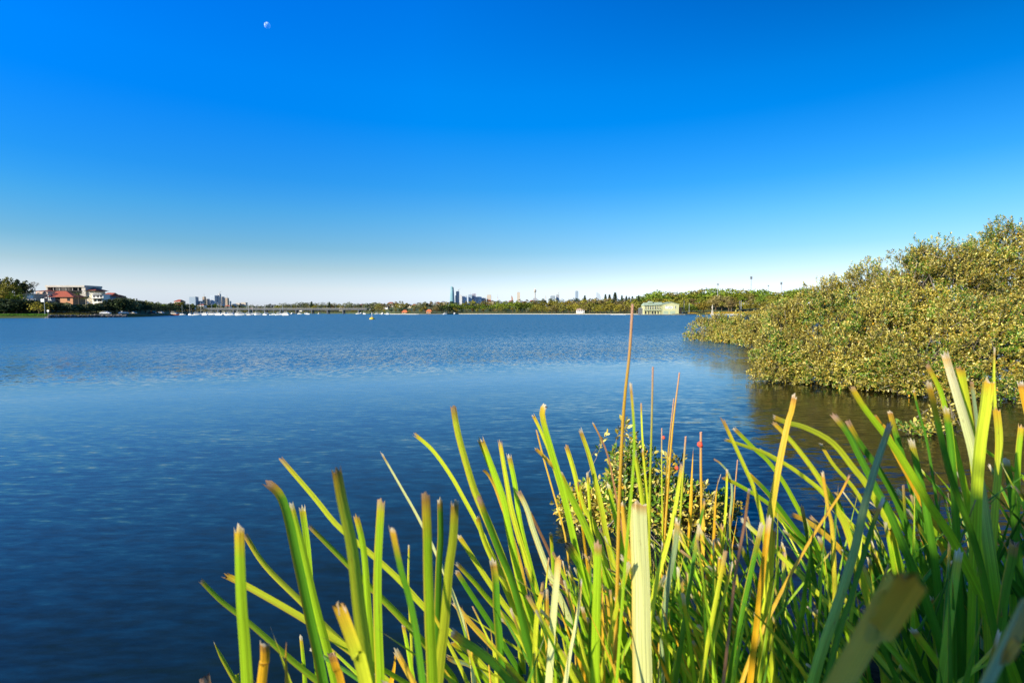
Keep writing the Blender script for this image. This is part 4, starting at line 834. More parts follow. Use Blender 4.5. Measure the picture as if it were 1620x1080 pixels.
# ------------------------------------------------------------------ left houses
def zat(py, Y): return at(0, py, Y).z
class House:
    """local frame in metres; x across, z up from ground; front face at y=0"""
    def __init__(s, name, px, Y, label, cat='house', group=None):
        s.Y = Y; s.g = spot(px, Y); s.px = px; s.r = empty(name, s.g, label, cat, group); s.k = Y / F
    def X(s, px): return (px - s.px) * s.k
    def Z(s, py): return at(s.px, py, s.Y).z - s.g.z
    def box(s, name, mat, x0, x1, y0, y1, d0=0, d1=8, parent=None):
        return MB().box(s.X(x0), s.X(x1), d0, d1, s.Z(y1), s.Z(y0)).build(name, M[mat], parent or s.r)
    def wins(s, lst, mat='glass', frame='white', d=0):
        for x0, x1, y0, y1 in lst:
            f = MB(); a, b_, c, e = s.X(x0), s.X(x1), s.Z(y1), s.Z(y0); w_ = min(.12, (b_ - a) * .12)
            f.box(a - w_, b_ + w_, d - .09, d + .05, c - w_, c); f.box(a - w_, b_ + w_, d - .09, d + .05, e, e + w_)
            f.box(a - w_, a, d - .09, d + .05, c, e); f.box(b_, b_ + w_, d - .09, d + .05, c, e); f.box((a + b_) / 2 - w_ * .3, (a + b_) / 2 + w_ * .3, d - .08, d + .05, c, e)
            o = f.build('window', M[frame], s.r); MB().box(a, b_, d - .05, d + .04, c, e).build('pane', M[mat], o)
    def hip(s, name, mat, x0, x1, ytop, yeave, d0=-.4, d1=8.4, ridge=(.3, .7), parent=None):
        a, b_, z0, z1 = s.X(x0), s.X(x1), s.Z(yeave), s.Z(ytop); ym = (d0 + d1) / 2; r0, r1 = a + (b_ - a) * ridge[0], a + (b_ - a) * ridge[1]
        return MB().add([(a, d0, z0), (b_, d0, z0), (b_, d1, z0), (a, d1, z0), (r0, ym, z1), (r1, ym, z1)], [(0, 1, 5, 4), (1, 2, 5), (2, 3, 4, 5), (3, 0, 4), (3, 2, 1, 0)]).build(name, M[mat], parent or s.r)
h = House('garage', 46, 266, 'low cream garage with a closed roller door, left of the blue grey house', 'garage')
h.box('wall', 'cream', 34, 55, 465, 490); h.box('roof', 'concrete', 33.4, 55.6, 464.4, 465, -.3, 8.3); h.box('roller_door', 'white', 44.5, 54, 467.5, 473, -.08, 0)
h = House('retaining_wall', 41, 254, 'long pale grey retaining wall under the cream garage', 'wall'); h.box('wall', 'grey', 23, 58, 473, 492, 0, .5); h.box('coping', 'concrete', 22.8, 58.2, 472.4, 473, -.06, .56)
h = House('house', 67, 284, 'blue grey clad house below the pink one, beside the cream garage')
h.box('wall', 'bluegrey', 56, 78, 466.2, 492); h.box('roof', 'metal', 55, 79, 465, 466.2, -.6, 8.4); h.box('balcony', 'white', 76.5, 87, 474.5, 475.2, -1.6, 0); h.wins([(58, 62.5, 468.5, 472.5), (65, 70, 468.5, 472.5), (72.5, 76, 469, 473)])
for x in (77, 79.5, 82, 84.5): h.box('column', 'white', x, x + .5, 468.5, 474.5, -1.5, -1.3)
h.box('canopy', 'white', 76.3, 87, 467.6, 468.5, -1.7, 0)
h = House('house', 68, 292, 'pink walled upper house between the bare tree and the red roof'); h.box('wall', 'pink', 58.5, 78, 460, 480); h.hip('roof', 'redtile', 57.5, 79, 458.6, 460.2); h.wins([(61, 64, 462, 465), (69, 75, 462, 465)])
h = House('house', 106, 300, 'largest house, with a wide pale flat fascia above a dark recessed balcony')
h.box('wall', 'grey', 77.5, 137, 461, 485, 1.6, 12); h.box('fascia', 'concrete', 75, 137, 451.3, 454.2, -.6, 12.5)
h.box('side_wall', 'concrete', 75, 77.5, 454.2, 470, 0, 12); h.box('side_wall', 'concrete', 131, 137, 454.2, 470, 0, 12); h.box('balcony', 'darkwood', 77.5, 131, 459.6, 461, -.4, 2); h.box('glass_wall', 'glass', 77.5, 131, 454.2, 459.6, 2.6, 3)
for x in (86, 96, 106, 116, 125): h.box('column', 'grey', x, x + .8, 454.2, 459.6, .1, .6)
r2 = h.hip('roof', 'redtile', 136.9, 152, 454.5, 459.3, .4, 11, (.05, .3))
h.box('porch', 'darkwood', 137.2, 154, 459.3, 460.2, -.8, 8); h.box('wing', 'cream', 137.2, 147, 460.2, 480, 1, 10); h.wins([(139, 142, 463, 466.5)], d=1)
h = House('house', 104, 271, 'orange brick house with a red tiled hip roof in front of the largest house')
h.box('wall', 'orange_brick', 96.5, 116.5, 470, 484); h.box('porch_wall', 'darkwood', 86.8, 96.5, 470.5, 484, .8, 8); h.hip('roof', 'redtile', 76.5, 120, 459.8, 470, -.7, 9, (.12, .45)); h.wins([(108, 111.5, 471.5, 475.5)], frame='darkwood')
h.box('gutter', 'darkwood', 86, 120, 469.8, 470.3, -.85, -.7)
h = House('house', 155, 292, 'white glass fronted house with two terraces right of the palms')
h.box('wall', 'white', 145, 162.5, 465.8, 486, 1, 9); h.box('terrace', 'white', 143.5, 163, 471.2, 471.9, -1.2, 1); h.wins([(146.5, 150, 467, 470.6), (152, 156, 467, 470.6), (157.5, 161, 467, 470.6), (147, 151, 473, 477), (154, 160, 473, 477)], d=1)
h.box('roof_terrace', 'metal', 144, 163, 465.2, 465.8, -.4, 9.3); h.box('railing', 'metal', 144, 163, 463.2, 463.4, -.3, -.2)
for x in range(145, 163, 3): h.box('post', 'metal', x, x + .25, 463.3, 465.2, -.3, -.2)
h = House('house', 168, 298, 'red roofed house with white lower walls, second from the right of the left houses'); h.box('wall', 'bluegrey', 162.8, 176, 468.5, 486); h.hip('roof', 'redtile', 161.5, 177, 462.6, 468.6, ridge=(.1, .9)); h.wins([(165, 167.5, 470, 473.5), (172, 174.5, 470, 474)]); h.box('fence', 'white', 163, 186, 475, 479, -4, -3.8)
h = House('house', 180.5, 302, 'small brown red house at the right end of the left houses'); h.box('wall', 'brown', 176.3, 184.5, 467.5, 486); h.hip('roof', 'redtile', 175.8, 185.4, 465.8, 468.3); h.wins([(178.5, 181, 469.5, 473)])
h = House('house', 280, 560, 'pink and white houses cluster roof above the red boat shed on the left arm'); h.box('wall', 'pink', 276, 286, 476.5, 495, 0, 9); h.hip('roof', 'redtile', 275.4, 286.6, 473.6, 476.7, -.6, 9.6); h.wins([(278, 280, 478, 480), (282, 284, 478, 480)])
# lamp pole, round sign, cars, rocks
g = spot(71.3, shore(71) + 5); r = empty('street_lamp', g, 'tall thin pale lamp post in front of the dark hedge', 'street lamp'); ht = at(71, 472, g.y).z - g.z
MB().tube([(0, 0, 0), (0, 0, ht)], [.13, .08], 8).build('pole', M['metal'], r); MB().tube([(0, 0, ht), (.3, 0, ht + .35), (.9, 0, ht + .4)], .06, 6).build('arm', M['metal'], r); MB().box(.7, 1.5, -.15, .15, ht + .3, ht + .48, .04).build('lamp_head', M['white'], r)
MB().box(-1.6, -.05, -.05, .05, ht - 1.6, ht - .2).build('sign_panel', M['metal'], r)
g = spot(76.3, shore(76) + 2.5); r = empty('round_sign', g, 'white round sign on a short post at the rock wall end', 'sign')
MB().tube([(0, 0, 0), (0, 0, 1.6)], .09, 8).build('post', M['metal'], r)
d_ = MB().lathe([(.52, -.04), (.52, .04)], 20); d_.v = [(x, z, y + 2.0) for x, y, z in d_.v]; d_.build('sign_face', M['white'], r)
def car(px, dY, label, mat='carwhite', rz=0, group=None):
    g = spot(px, shore(px) + dY); r = empty('parked_car', g, label, 'car', group, rz)
    P = [(-2.2, .35), (-2.2, .85), (-1.95, 1.0), (-1.5, 1.05), (-.95, 1.5), (.55, 1.52), (1.15, 1.05), (2.0, .92), (2.22, .7), (2.22, .35)]
    MB().prism(P, -.85, .85).build('body', M[mat], r)
    MB().prism([(-1.35, 1.06), (-.9, 1.44), (.5, 1.46), (.98, 1.06)], -.87, .87).build('window', M['glass'], r)
    for x in (-1.4, 1.35):
        for y in (-.82, .82):
            t_ = MB().lathe([(.33, -.11), (.33, .11)], 16); t_.v = [(a + x, c + y, b_ + .33) for a, b_, c in t_.v]; w0 = t_.build('wheel', M['rubber'], r)
            q = MB().lathe([(.19, -.12), (.19, .12)], 12); q.v = [(a + x, c + y, b_ + .33) for a, b_, c in q.v]; q.build('rim', M['metal'], w0)
    for y in (-.6, .6): MB().box(2.2, 2.26, y - .18, y + .18, .6, .78).build('headlight', M['white'], r)
car(167, 9, 'white car parked side on behind the rock wall, right of the palms', rz=.2); car(195.5, 9, 'white car parked at the hedge corner, next right of the first', rz=1.2)
car(209, 8, 'white car parked at the left end of the dark waterside trees', rz=.1); car(254, 8, 'white car parked near the right end of the dark left bank', rz=.2); car(241, 8, 'dark car parked beside the white car near the right end of the left bank', 'cardark', rz=.1)
rr = random.Random(8); mb = MB()
for k in range(420):
    px = 74 + (k / 420) * 128; S = shore(px); p = at(px, 500, S + rr.uniform(-.6, 2.2)); s = rr.uniform(.35, .8); z = rr.uniform(-.1, 1.1) * (1 if rr.random() < .8 else .4)
    vs = [Vector((rr.uniform(-1, 1), rr.uniform(-1, 1), rr.uniform(-.7, .8))).normalized() * s * rr.uniform(.7, 1.1) for _ in range(10)]
    import bmesh
    bm = bmesh.new(); [bm.verts.new(v + Vector((p.x, p.y, z))) for v in vs]; bmesh.ops.convex_hull(bm, input=bm.verts); bm.verts.index_update()
    mb.add([v.co for v in bm.verts], [tuple(v.index for v in f_.verts) for f_ in bm.faces]); bm.free()
tag(mb.build('rocks', M['rock']), 'grey rubble rock wall along the left water edge', 'rocks', kind='stuff')
for k in range(13):
    px = 79 + k * 5.2 + rr.uniform(-1.5, 1.5); tree(px, shore(px) + .3, 500.6 + rr.uniform(-.4, .6), 'low', rr.choice(['gold', 'olive', 'olive']), 'small yellowish shrub growing in the rock wall at the water edge', 'shrubs in the rock wall', cat='shrub', wide=1.4, nq=250)
# grass strip on the bank, left of the rocks
rg = np.random.default_rng(9); n_ = 9000; xs = rg.uniform(-60, 76, n_); P = []
for x in xs:
    S = shore(x); q = at(x, 500, S + rg.uniform(.3, 9)); q.z = ground(x, q.y) - .05; P.append(q)
V, Fc, cc = quads(rg, np.array(P), unit(rg.normal(size=(n_, 3)) * .35 + np.array([0, 0, 1])), unit(rg.normal(size=(n_, 3)) * .5 + np.array([0, -1, .2])), rg.uniform(.3, .7, n_), np.full(n_, .22), np.array([(.06, .13, .012)]) * rg.uniform(.6, 1.4, (n_, 1)))
tag(link('grass', mesh_np('grass', V, Fc, cc), FAR), 'bright green grass strip along the water at the far left', 'grass', kind='stuff')

# ------------------------------------------------------------------ sea wall, clubhouse and park things
def wall_line(x0, x1, z1, mat, name, label, cat, th=1.2, off=-.2, cap=None):
    mb = MB(); cb = MB(); xs = [x0 + (x1 - x0) * i / 24 for i in range(25)]
    for m_, a0, a1, t0, t1 in ((mb, -1.0, z1, 0, th), (cb, z1, z1 + .22, -.12, th + .12)):
        L = []
        for x in xs:
            S = shore(x) + off
            for q, z in ((t0, a0), (t0, a1), (t1, a1), (t1, a0)): L.append((*at(x, 500, S + q).xy, z))
        fs = []
        for i in range(24):
            for k in range(4): fs.append((i * 4 + k, (i + 1) * 4 + k, (i + 1) * 4 + (k + 1) % 4, i * 4 + (k + 1) % 4))
        fs += [(3, 2, 1, 0), (96, 97, 98, 99)]; m_.add(L, fs)
    r = empty(name, at(x0, 500, shore(x0)).to_3d() * 1, label, cat); r.location.z = 0
    for o_, nm_, mt in ((mb, 'wall', mat), (cb, 'coping', cap or mat)):
        o_.v = [tuple(Vector(v) - r.location) for v in o_.v]; o_.build(nm_, M[mt], r)
wall_line(722, 1012, .6, 'stone', 'sea_wall', 'long low pale sea wall along the far wood', 'sea wall')
wall_line(600, 700, .5, 'concrete', 'sea_wall', 'low grey green shore edge on the point with the red huts', 'sea wall')
wall_line(1085, 1230, .7, 'concrete', 'sea_wall', 'low grey sea wall right of the clubhouse', 'sea wall', cap='stone')
Yc = 506
h = House('clubhouse', 1047, Yc, 'two storey pale green waterside clubhouse with a gable end and long balcony', 'clubhouse')
h.box('left_wing_wall', 'paleg', 1019, 1046.5, 483, 497.5, 1.5, 11)
a, b_, z0, z1 = h.X(1018), h.X(1049), h.Z(483.3), h.Z(479)
MB().add([(a, -.2, z0), (b_, -.2, h.Z(482.2)), (b_, 11.5, h.Z(482.2) + .2), (a, 11.5, z0 + .2), (a + 1.5, 6, z1 + .3), (b_, 6, h.Z(477.6))], [(0, 1, 5, 4), (4, 5, 2, 3), (3, 0, 4), (1, 2, 5), (3, 2, 1, 0)]).build('left_roof', M['groof'], h.r)
bal = h.box('balcony', 'paleg', 1018.5, 1046.5, 490.6, 491.1, -.3, 1.5)
h.box('balcony_rail', 'darkwood', 1018.5, 1046.4, 489.1, 489.5, -.3, -.2, bal); h.box('balustrade', 'groof', 1018.6, 1046.3, 489.6, 490.5, -.27, -.22, bal)
for x in np.linspace(1019, 1046, 8): h.box('post', 'paleg', x, x + .35, 483.4, 497, -.3, -.05)
h.wins([(x, x + 1.4, 485, 488.6) for x in (1021.5, 1025, 1028.5, 1032, 1036, 1039.5, 1043)], d=1.5); h.wins([(x, x + 2, 492.6, 496.4) for x in (1021, 1026, 1031.5, 1036, 1041)], frame='darkwood', d=1.5)
g0, g1, gm = h.X(1047), h.X(1074), h.X(1061)
MB().prism([(g0, h.Z(497.5)), (g1, h.Z(497.5)), (g1, h.Z(481.8)), (gm, h.Z(478.6)), (g0, h.Z(481.2))], .3, 14).build('gable_wall', M['paleg'], h.r)
MB().prism([(g0 - .5, h.Z(481.4)), (gm, h.Z(478.2)), (g1 + .5, h.Z(482.0)), (g1 + .5, h.Z(481.4)), (gm, h.Z(477.5)), (g0 - .5, h.Z(480.8))], -.3, 14.4).build('gable_roof', M['groof'], h.r)
h.box('upper_panel', 'white', 1052.5, 1064, 484.3, 488.3, .22, .3); h.wins([(1053.4, 1054.6, 483.6, 485), (1057.5, 1059, 485, 487.5), (1060.5, 1062, 485, 487.5), (1067.7, 1069, 483.6, 488)], d=.24)
h.box('door', 'groof', 1049.5, 1057, 492, 497, .2, .3); h.box('door', 'groof', 1060, 1068, 492, 497, .2, .3)
h.box('veranda', 'darkwood', 1074.2, 1078.8, 486, 497, 1, 6)
MB().prism([(h.X(1026), h.Z(479.2)), (h.X(1034), h.Z(479.2)), (h.X(1033), h.Z(476.6)), (h.X(1028), h.Z(476.2))], 3, 7).build('roof_lantern', M['groof'], h.r)
h = House('shed', 1014.5, 512, 'small dark grey shed at the left end of the clubhouse', 'shed'); h.box('wall', 'dconcrete', 1011, 1018, 488, 497.5, 0, 4); h.hip('roof', 'metal', 1010.6, 1018.2, 486.4, 488.2, -.3, 4.3)
h = House('wharf', 1047, 499, 'low dark timber wharf in front of the clubhouse', 'wharf'); h.g.z = 0; h.r.location.z = 0
h.box('deck', 'concrete', 1016, 1084, 497.0, 497.5, 0, 5)
for x in range(1017, 1084, 5): h.box('pile', 'darkwood', x, x + .6, 497.5, 500, .2, .6)
h = House('pontoon', 979, 540, 'low white floating pontoon left of the clubhouse', 'pontoon'); h.r.location.z = 0; h.g.z = 0; h.box('deck', 'white', 967, 990, 497.1, 497.8, 0, 4); h.box('float', 'darkwood', 967.5, 989.5, 497.8, 499, .2, 3.8)
h = House('boat_shed', 919, shore(919) + 6, 'small white boat shed with dark windows on the sea wall', 'boat shed'); h.box('wall', 'white', 912.5, 924.5, 490.2, 495.6, 0, 6); h.hip('roof', 'pink', 911.3, 926.6, 487.6, 490.3); h.box('lower_room', 'white', 914, 922, 493, 496, -.8, 0); h.wins([(x, x + 1.7, 490.8, 492.4) for x in (913.3, 916.2, 919, 921.8)])
for px, tp in ((640, 490.3), (678.5, 489.3)):
    h = House('hut', px, shore(px) + 5, f'small orange red roofed hut, the {"left" if px < 660 else "right"} one on the wooded point', 'hut'); h.box('wall', 'orange_brick', px - 4, px + 3, tp + 3, 496.5, 0, 5); h.hip('roof', 'orange_roof', px - 5, px + 5, tp, tp + 3.4, -.5, 5.5)
    h.wins([(px - 2.6, px - 1.2, tp + 3.8, tp + 5.2)])
# statue, flag and light poles
Ys = 512; g = spot(1126.7, Ys); r = empty('statue', g, 'pale stone statue on a stepped plinth at the lawn edge', 'statue'); g.z; zt = at(1126, 481.5, Ys).z - g.z
MB().box(-1.6, 1.6, -1.6, 1.6, 0, .6).box(-1.1, 1.1, -1.1, 1.1, .6, 1.2).box(-.75, .75, -.75, .75, 1.2, zt * .45, .12).build('plinth', M['stone'], r)
MB().lathe([(.5, zt * .45), (.42, zt * .55), (.5, zt * .68), (.62, zt * .8), (.25, zt * .86), (.12, zt * .88), (.26, zt * .92), (.28, zt * .96), (.1, zt)], 12).tube([(-.5, 0, zt * .8), (-1.0, 0, zt * .7), (-.6, -.2, zt * .62)], [.15, .12, .1], 6).tube([(.5, 0, zt * .8), (.95, 0, zt * .72), (.5, -.2, zt * .64)], [.15, .12, .1], 6).build('figure', M['stone'], r, True)
def pole(px, Y, top, label, rad=.25, name='light_pole', cat='pole', head=None, mat='metal'):
    g = spot(px, Y); r = empty(name, g, label, cat); z = at(px, top, Y).z - g.z
    MB().tube([(0, 0, -.2), (0, 0, z)], [rad * 1.2, rad * .7], 8).build('mast', M[mat], r)
    if head:
        w_, h_ = head; hb = MB().box(-w_ / 2, w_ / 2, -.3, .3, z - h_ * .15, z + h_ * .85)
        hb.build('lamp_frame', M['dconcrete'], r)
        for i in range(3):
            for j in range(2): MB().box(-w_ / 2 + (i + .12) * w_ / 3, -w_ / 2 + (i + .88) * w_ / 3, -.42, -.3, z - h_ * .1 + j * h_ * .45, z + h_ * .28 + j * h_ * .45).build('lamp', M['metal'], r)
    return r
pole(1134.6, 640, 450.5, 'faint floodlight mast farthest left above the right hill', .4, head=(2.2, 1.6)); pole(1187, 760, 441, 'tallest floodlight mast above the right hill', .55, head=(3, 4.2)); pole(1214.3, 800, 452.5, 'short thin floodlight mast right of the tallest', .4, head=(2.2, 1.6)); pole(1234.6, 640, 449.5, 'darkest floodlight mast in the dip of the right hill', .5, head=(2.2, 3))
pole(1082, 515, 475, 'dark upright pole just right of the clubhouse veranda', .3, mat='dconcrete'); pole(1090, 515, 478.5, 'pale upright pole second right of the clubhouse', .2)
for i, x in enumerate((1169.5, 1172)): pole(x, 540, 475.3, ('left' if i == 0 else 'right') + ' one of the twin grey poles beside the yellow lawn', .35, mat='dconcrete' if i == 0 else 'metal')
car(1076.5, 7, 'white vehicle parked under the clubhouse veranda end', rz=.3)
rg = np.random.default_rng(19); n_ = 6000; P = []
for x in rg.uniform(1088, 1215, n_):
    S = shore(x); q = at(x, 500, S + rg.uniform(2, 30)); q.z = ground(x, q.y) - .05; P.append(q)
V, Fc, cc = quads(rg, np.array(P), unit(rg.normal(size=(n_, 3)) * .35 + np.array([0, 0, 1])), unit(rg.normal(size=(n_, 3)) * .5 + np.array([0, -1, .2])), rg.uniform(.3, .6, n_), np.full(n_, .5), np.array([(.42, .27, .04)]) * rg.uniform(.6, 1.3, (n_, 1)))
tag(link('dry_grass', mesh_np('dry_grass', V, Fc, cc), FAR), 'yellow sunlit dry lawn behind the statue', 'grass', kind='stuff')

# ------------------------------------------------------------------ houses on the far ridge
for i, (px, top, wd, mat, dY) in enumerate([(396, 487, 8, 'cream', 75), (470, 484, 8, 'white', 110), (475.5, 486.5, 5, 'white', 60), (484, 480.3, 9, 'brown', 150), (489, 483, 6, 'cream', 110), (517, 484.2, 7, 'white', 100), (524, 484.5, 6, 'cream', 95),
        (533, 483.5, 8, 'pink', 110), (540, 484.6, 6, 'cream', 95), (549, 484.3, 7, 'pink', 105), (556, 483, 8, 'brown', 110), (566, 483, 8, 'cream', 130), (573, 480.8, 8, 'white', 160), (584, 480.2, 9, 'grey', 170), (589, 484.4, 8, 'white', 110),
        (593, 478.8, 7, 'cream', 190), (603, 480.5, 9, 'white', 150), (610, 482, 7, 'white', 130), (618, 477.6, 9, 'grey', 200), (629, 481, 8, 'white', 170), (637, 481.2, 8, 'white', 170), (648, 481, 7, 'white', 160), (655, 480.8, 6, 'pink', 160), (662, 478.3, 6, 'grey', 200),
        (693, 477.4, 5, 'pink', 170), (701, 476.2, 6, 'cream', 170), (774, 473.8, 6, 'brown', 190), (779, 474.8, 4, 'white', 190), (808, 475, 7, 'cream', 190), (826, 476.2, 6, 'pink', 170), (842, 474.6, 8, 'grey', 190), (884, 475.6, 6, 'white', 180),
        (318, 481, 9, 'white', 90), (346, 481, 12, 'cream', 80), (360, 482.5, 8, 'white', 80), (300, 482, 9, 'white', 110), (281, 480.5, 6, 'brown', 90)]):
    Yh = shore(px) + dY
    if mat == 'white': mat = 'cream' if i % 3 == 0 else 'white'
    nb = 'above the bridge' if 380 < px < 562 else ('above the point with the red huts' if px < 720 and px > 562 else ('on the skyline of the long wood' if px > 720 else 'behind the moored boats'))
    h = House('house', px, Yh, f'small {dict(white="white", cream="cream", grey="grey", brown="brown", pink="pink")[mat]} walled house among the trees {nb}', 'house', f'hillside houses {nb}')
    x0, x1 = px - wd / 2, px + wd / 2; h.box('wall', mat, x0, x1, top + 1.6, top + 8, 0, 8); h.hip('roof', ['redtile', 'metal', 'redtile', 'dconcrete'][i % 4], x0 - .6, x1 + .6, top, top + 1.9, -.6, 8.6)
    h.wins([(x0 + wd * .15, x0 + wd * .35, top + 2.6, top + 3.9), (x0 + wd * .6, x0 + wd * .82, top + 2.6, top + 3.9)])

# ------------------------------------------------------------------ bridge
Yb = 810; bx0, bx1 = at(300, 494, Yb).x, at(580, 494, Yb).x; zt, zb = at(0, 487.9, Yb).z, at(0, 490.6, Yb).z
r = empty('road_bridge', Vector((bx0, Yb, 0)), 'long low road bridge on dark piers behind the moored boats', 'bridge'); Lb = bx1 - bx0
MB().box(0, Lb, 0, 12, zt - .5, zt).build('deck', M['grey'], r); MB().box(0, Lb, .8, 11.2, zb + .3, zt - .5).build('girder', M['dconcrete'], r)
MB().box(0, Lb, -.05, .1, zt + .8, zt + 1.0).build('railing', M['metal'], r)
for k in range(12):
    x = at(467.6 - 24.8 * (6 - k), 494, Yb).x - bx0
    if 0 < x < Lb: MB().box(x - .75, x + .75, 1, 3.2, -1.2, zb + .3).box(x - .75, x + .75, 8.4, 10.8, -1.2, zb + .3).box(x - 1.1, x + 1.1, .7, 11.3, zb - .5, zb + .3).build('pier', M['dconcrete'], r)
for k in range(20):
    x = Lb * (k + .5) / 20; lp = MB().tube([(x, .3, zt), (x, .3, zt + 6.5), (x + .3, .3, zt + 7)], .11, 5).build('lamp_post', M['metal'], r); MB().box(x + .1, x + 1.1, .15, .45, zt + 6.95, zt + 7.15).build('lamp_head', M['white'], lp)

# ------------------------------------------------------------------ boats
def hull_mesh(L, B, H, name='hull', parent=None, mat='white'):
    V = []; ns = 11
    for i in range(ns):
        t_ = i / (ns - 1); x = -L / 2 + L * t_; wd = B / 2 * (1 - max(0, (t_ - .45) / .55) ** 2.2) * (.82 + .18 * min(1, t_ * 4)); sh = H * (1 + .35 * t_ * t_)
        for q, z in ((1, sh), (.92, sh * .4), (.55, -.25 * H)): V.append((x, wd * q, z))
        for q, z in ((-.55, -.25 * H), (-.92, sh * .4), (-1, sh)): V.append((x, wd * q, z))
    fs = [(i * 6 + k, i * 6 + k + 1, (i + 1) * 6 + k + 1, (i + 1) * 6 + k) for i in range(ns - 1) for k in range(5)] + [(i * 6 + 5, i * 6, (i + 1) * 6, (i + 1) * 6 + 5) for i in range(ns - 1)] + [(5, 4, 3, 2, 1, 0)]
    return MB().add(V, fs).build(name, M[mat], parent, True)
def yacht(label, group=None, mast=11, name='sailing_yacht'):
    r = empty(name, (0, 0, 0), label, 'sailing boat', group); hull_mesh(8, 2.5, .9, parent=r)
    c = MB().box(-1.4, 2.2, -.8, .8, 1.0, 1.75, .2).build('cabin', M['white'], r); MB().box(-.9, 1.6, -.72, .72, 1.3, 1.5).build('cabin_window', M['glass'], c)
    MB().tube([(.8, 0, 1.0), (.8, 0, mast)], [.13, .09], 6).build('mast', M['metal'], r); MB().tube([(.75, 0, 2.3), (-3, 0, 2.2)], [.2, .16], 6).build('furled_sail', M['bluegrey'], r)
    MB().tube([(.8, 0, mast), (4.4, 0, 1.5)], .02, 3).tube([(.8, 0, mast), (-4.3, 0, 1.2)], .02, 3).build('rigging', M['metal'], r); return r
def cruiser(label, group=None, name='motor_boat', s=1.0):
    r = empty(name, (0, 0, 0), label, 'motor boat', group); hull_mesh(8 * s, 2.8 * s, 1.0 * s, parent=r)
    c = MB().prism([(-2.6 * s, 1.3 * s), (2.4 * s, 1.4 * s), (1.3 * s, 2.6 * s), (-2.4 * s, 2.7 * s)], -1.2 * s, 1.2 * s).build('cabin', M['white'], r)
    MB().prism([(-2.2 * s, 1.85 * s), (1.85 * s, 1.9 * s), (1.4 * s, 2.4 * s), (-2.1 * s, 2.45 * s)], -1.23 * s, 1.23 * s).build('cabin_window', M['glass'], c)
    MB().box(-2.2 * s, .8 * s, -1.1 * s, 1.1 * s, 3.5 * s, 3.62 * s).build('canopy', M['white'], r); MB().tube([(-2 * s, -1 * s, 2.6 * s), (-2 * s, -1 * s, 3.5 * s)], .05, 4).tube([(.6 * s, -1 * s, 2.5 * s), (.6 * s, -1 * s, 3.5 * s)], .05, 4).tube([(-2 * s, 1 * s, 2.6 * s), (-2 * s, 1 * s, 3.5 * s)], .05, 4).tube([(.6 * s, 1 * s, 2.5 * s), (.6 * s, 1 * s, 3.5 * s)], .05, 4).build('canopy_frame', M['metal'], r); return r
GY, GC = 'sailing yachts moored in the bay', 'motor boats moored in the bay'
yp = yacht('white masted yacht moored among the boats in front of the bridge', GY); cp_ = cruiser('white motor boat moored among the boats in front of the bridge', GC)
ylist = [(287, 430, .2), (301, 420, 2.6), (316, 440, .4), (346.5, 425, 2.9), (392, 520, .2), (419, 440, 2.7), (432, 450, .1), (449, 430, 3.0), (398.5, 470, .3), (374, 470, .5), (336, 480, 2.8)]
clist = [(312, 400, .3), (324, 430, 2.8), (330, 450, 3.3), (337, 430, .2), (354, 430, 2.9), (365, 400, .1), (376, 400, 2.7), (382, 390, .2), (393.5, 400, .1), (405, 450, 2.5), (410, 440, .4), (442, 420, .2), (452, 415, 2.9), (422, 600, .5), (307, 470, 2.2), (345, 560, .2), (359, 520, .2)]
first = True
for (px, Y, rz), pr in [(a_, yp) for a_ in ylist] + [(a_, cp_) for a_ in clist]:
    o_ = pr if pr.get('used') is None else copy_tree(pr)
    if 'used' in o_: del o_['used']
    o_.location = (at(px, 494, Y).x, Y, 0); o_.rotation_euler.z = rz + math.pi * 0
    s_ = (.9 + .12 * math.sin(px)) if pr is yp else (.66 + .25 * abs(math.sin(px * 1.7))); o_.scale = (s_,) * 3
    if pr is yp: first = False
    pr['used'] = 1
for pr in (yp, cp_):
    if 'used' in pr: del pr['used']
for o_ in C.objects:
    if 'used' in o_: del o_['used']
GF = 'tiny white boats at the far right bridge end'
fb = cruiser('tiny white boat far off between the bridge end and the red huts', GF, name='small_boat', s=.7)
for i, (px, Y) in enumerate([(474, 640), (463, 660), (483, 700), (566, 700), (571, 690), (576.5, 670), (596.5, 640), (605.5, 600), (613, 590), (704, 590), (719, 610), (487, 600), (506, 700)]):
    o_ = fb if i == 0 else copy_tree(fb); o_.location = (at(px, 494, Y).x, Y, 0); o_.rotation_euler.z = i * 1.1
r = cruiser('dark red launch by the shed on the left arm', name='red_boat', s=.9); r.location = (at(276, 494, 410).x, 410, 0)
for c in r.children:
    if c.name.startswith('hull'): c.data.materials[0] = M['redtile']
# channel marker
Yk = 184; g = at(588.5, 494, Yk); r = empty('channel_buoy', (g.x, Yk, 0), 'yellow buoy with a pale lattice topmark floating in mid bay', 'buoy')
MB().lathe([(.7, -.3), (.95, .05), (.95, .35), (.6, .6), (.3, .8)], 16).build('float', M['yellow'], r, True)
MB().tube([(.25, 0, .8), (.08, 0, 1.9)], .05, 5).tube([(-.25, 0, .8), (-.08, 0, 1.9)], .05, 5).tube([(0, .25, .8), (0, .08, 1.9)], .05, 5).tube([(0, -.25, .8), (0, -.08, 1.9)], .05, 5).box(-.3, .3, -.3, .3, 1.3, 1.36).build('lattice', M['metal'], r)
MB().lathe([(.18, 1.9), (.22, 2.0), (.22, 2.2), (.08, 2.32)], 10).build('lamp', M['white'], r)

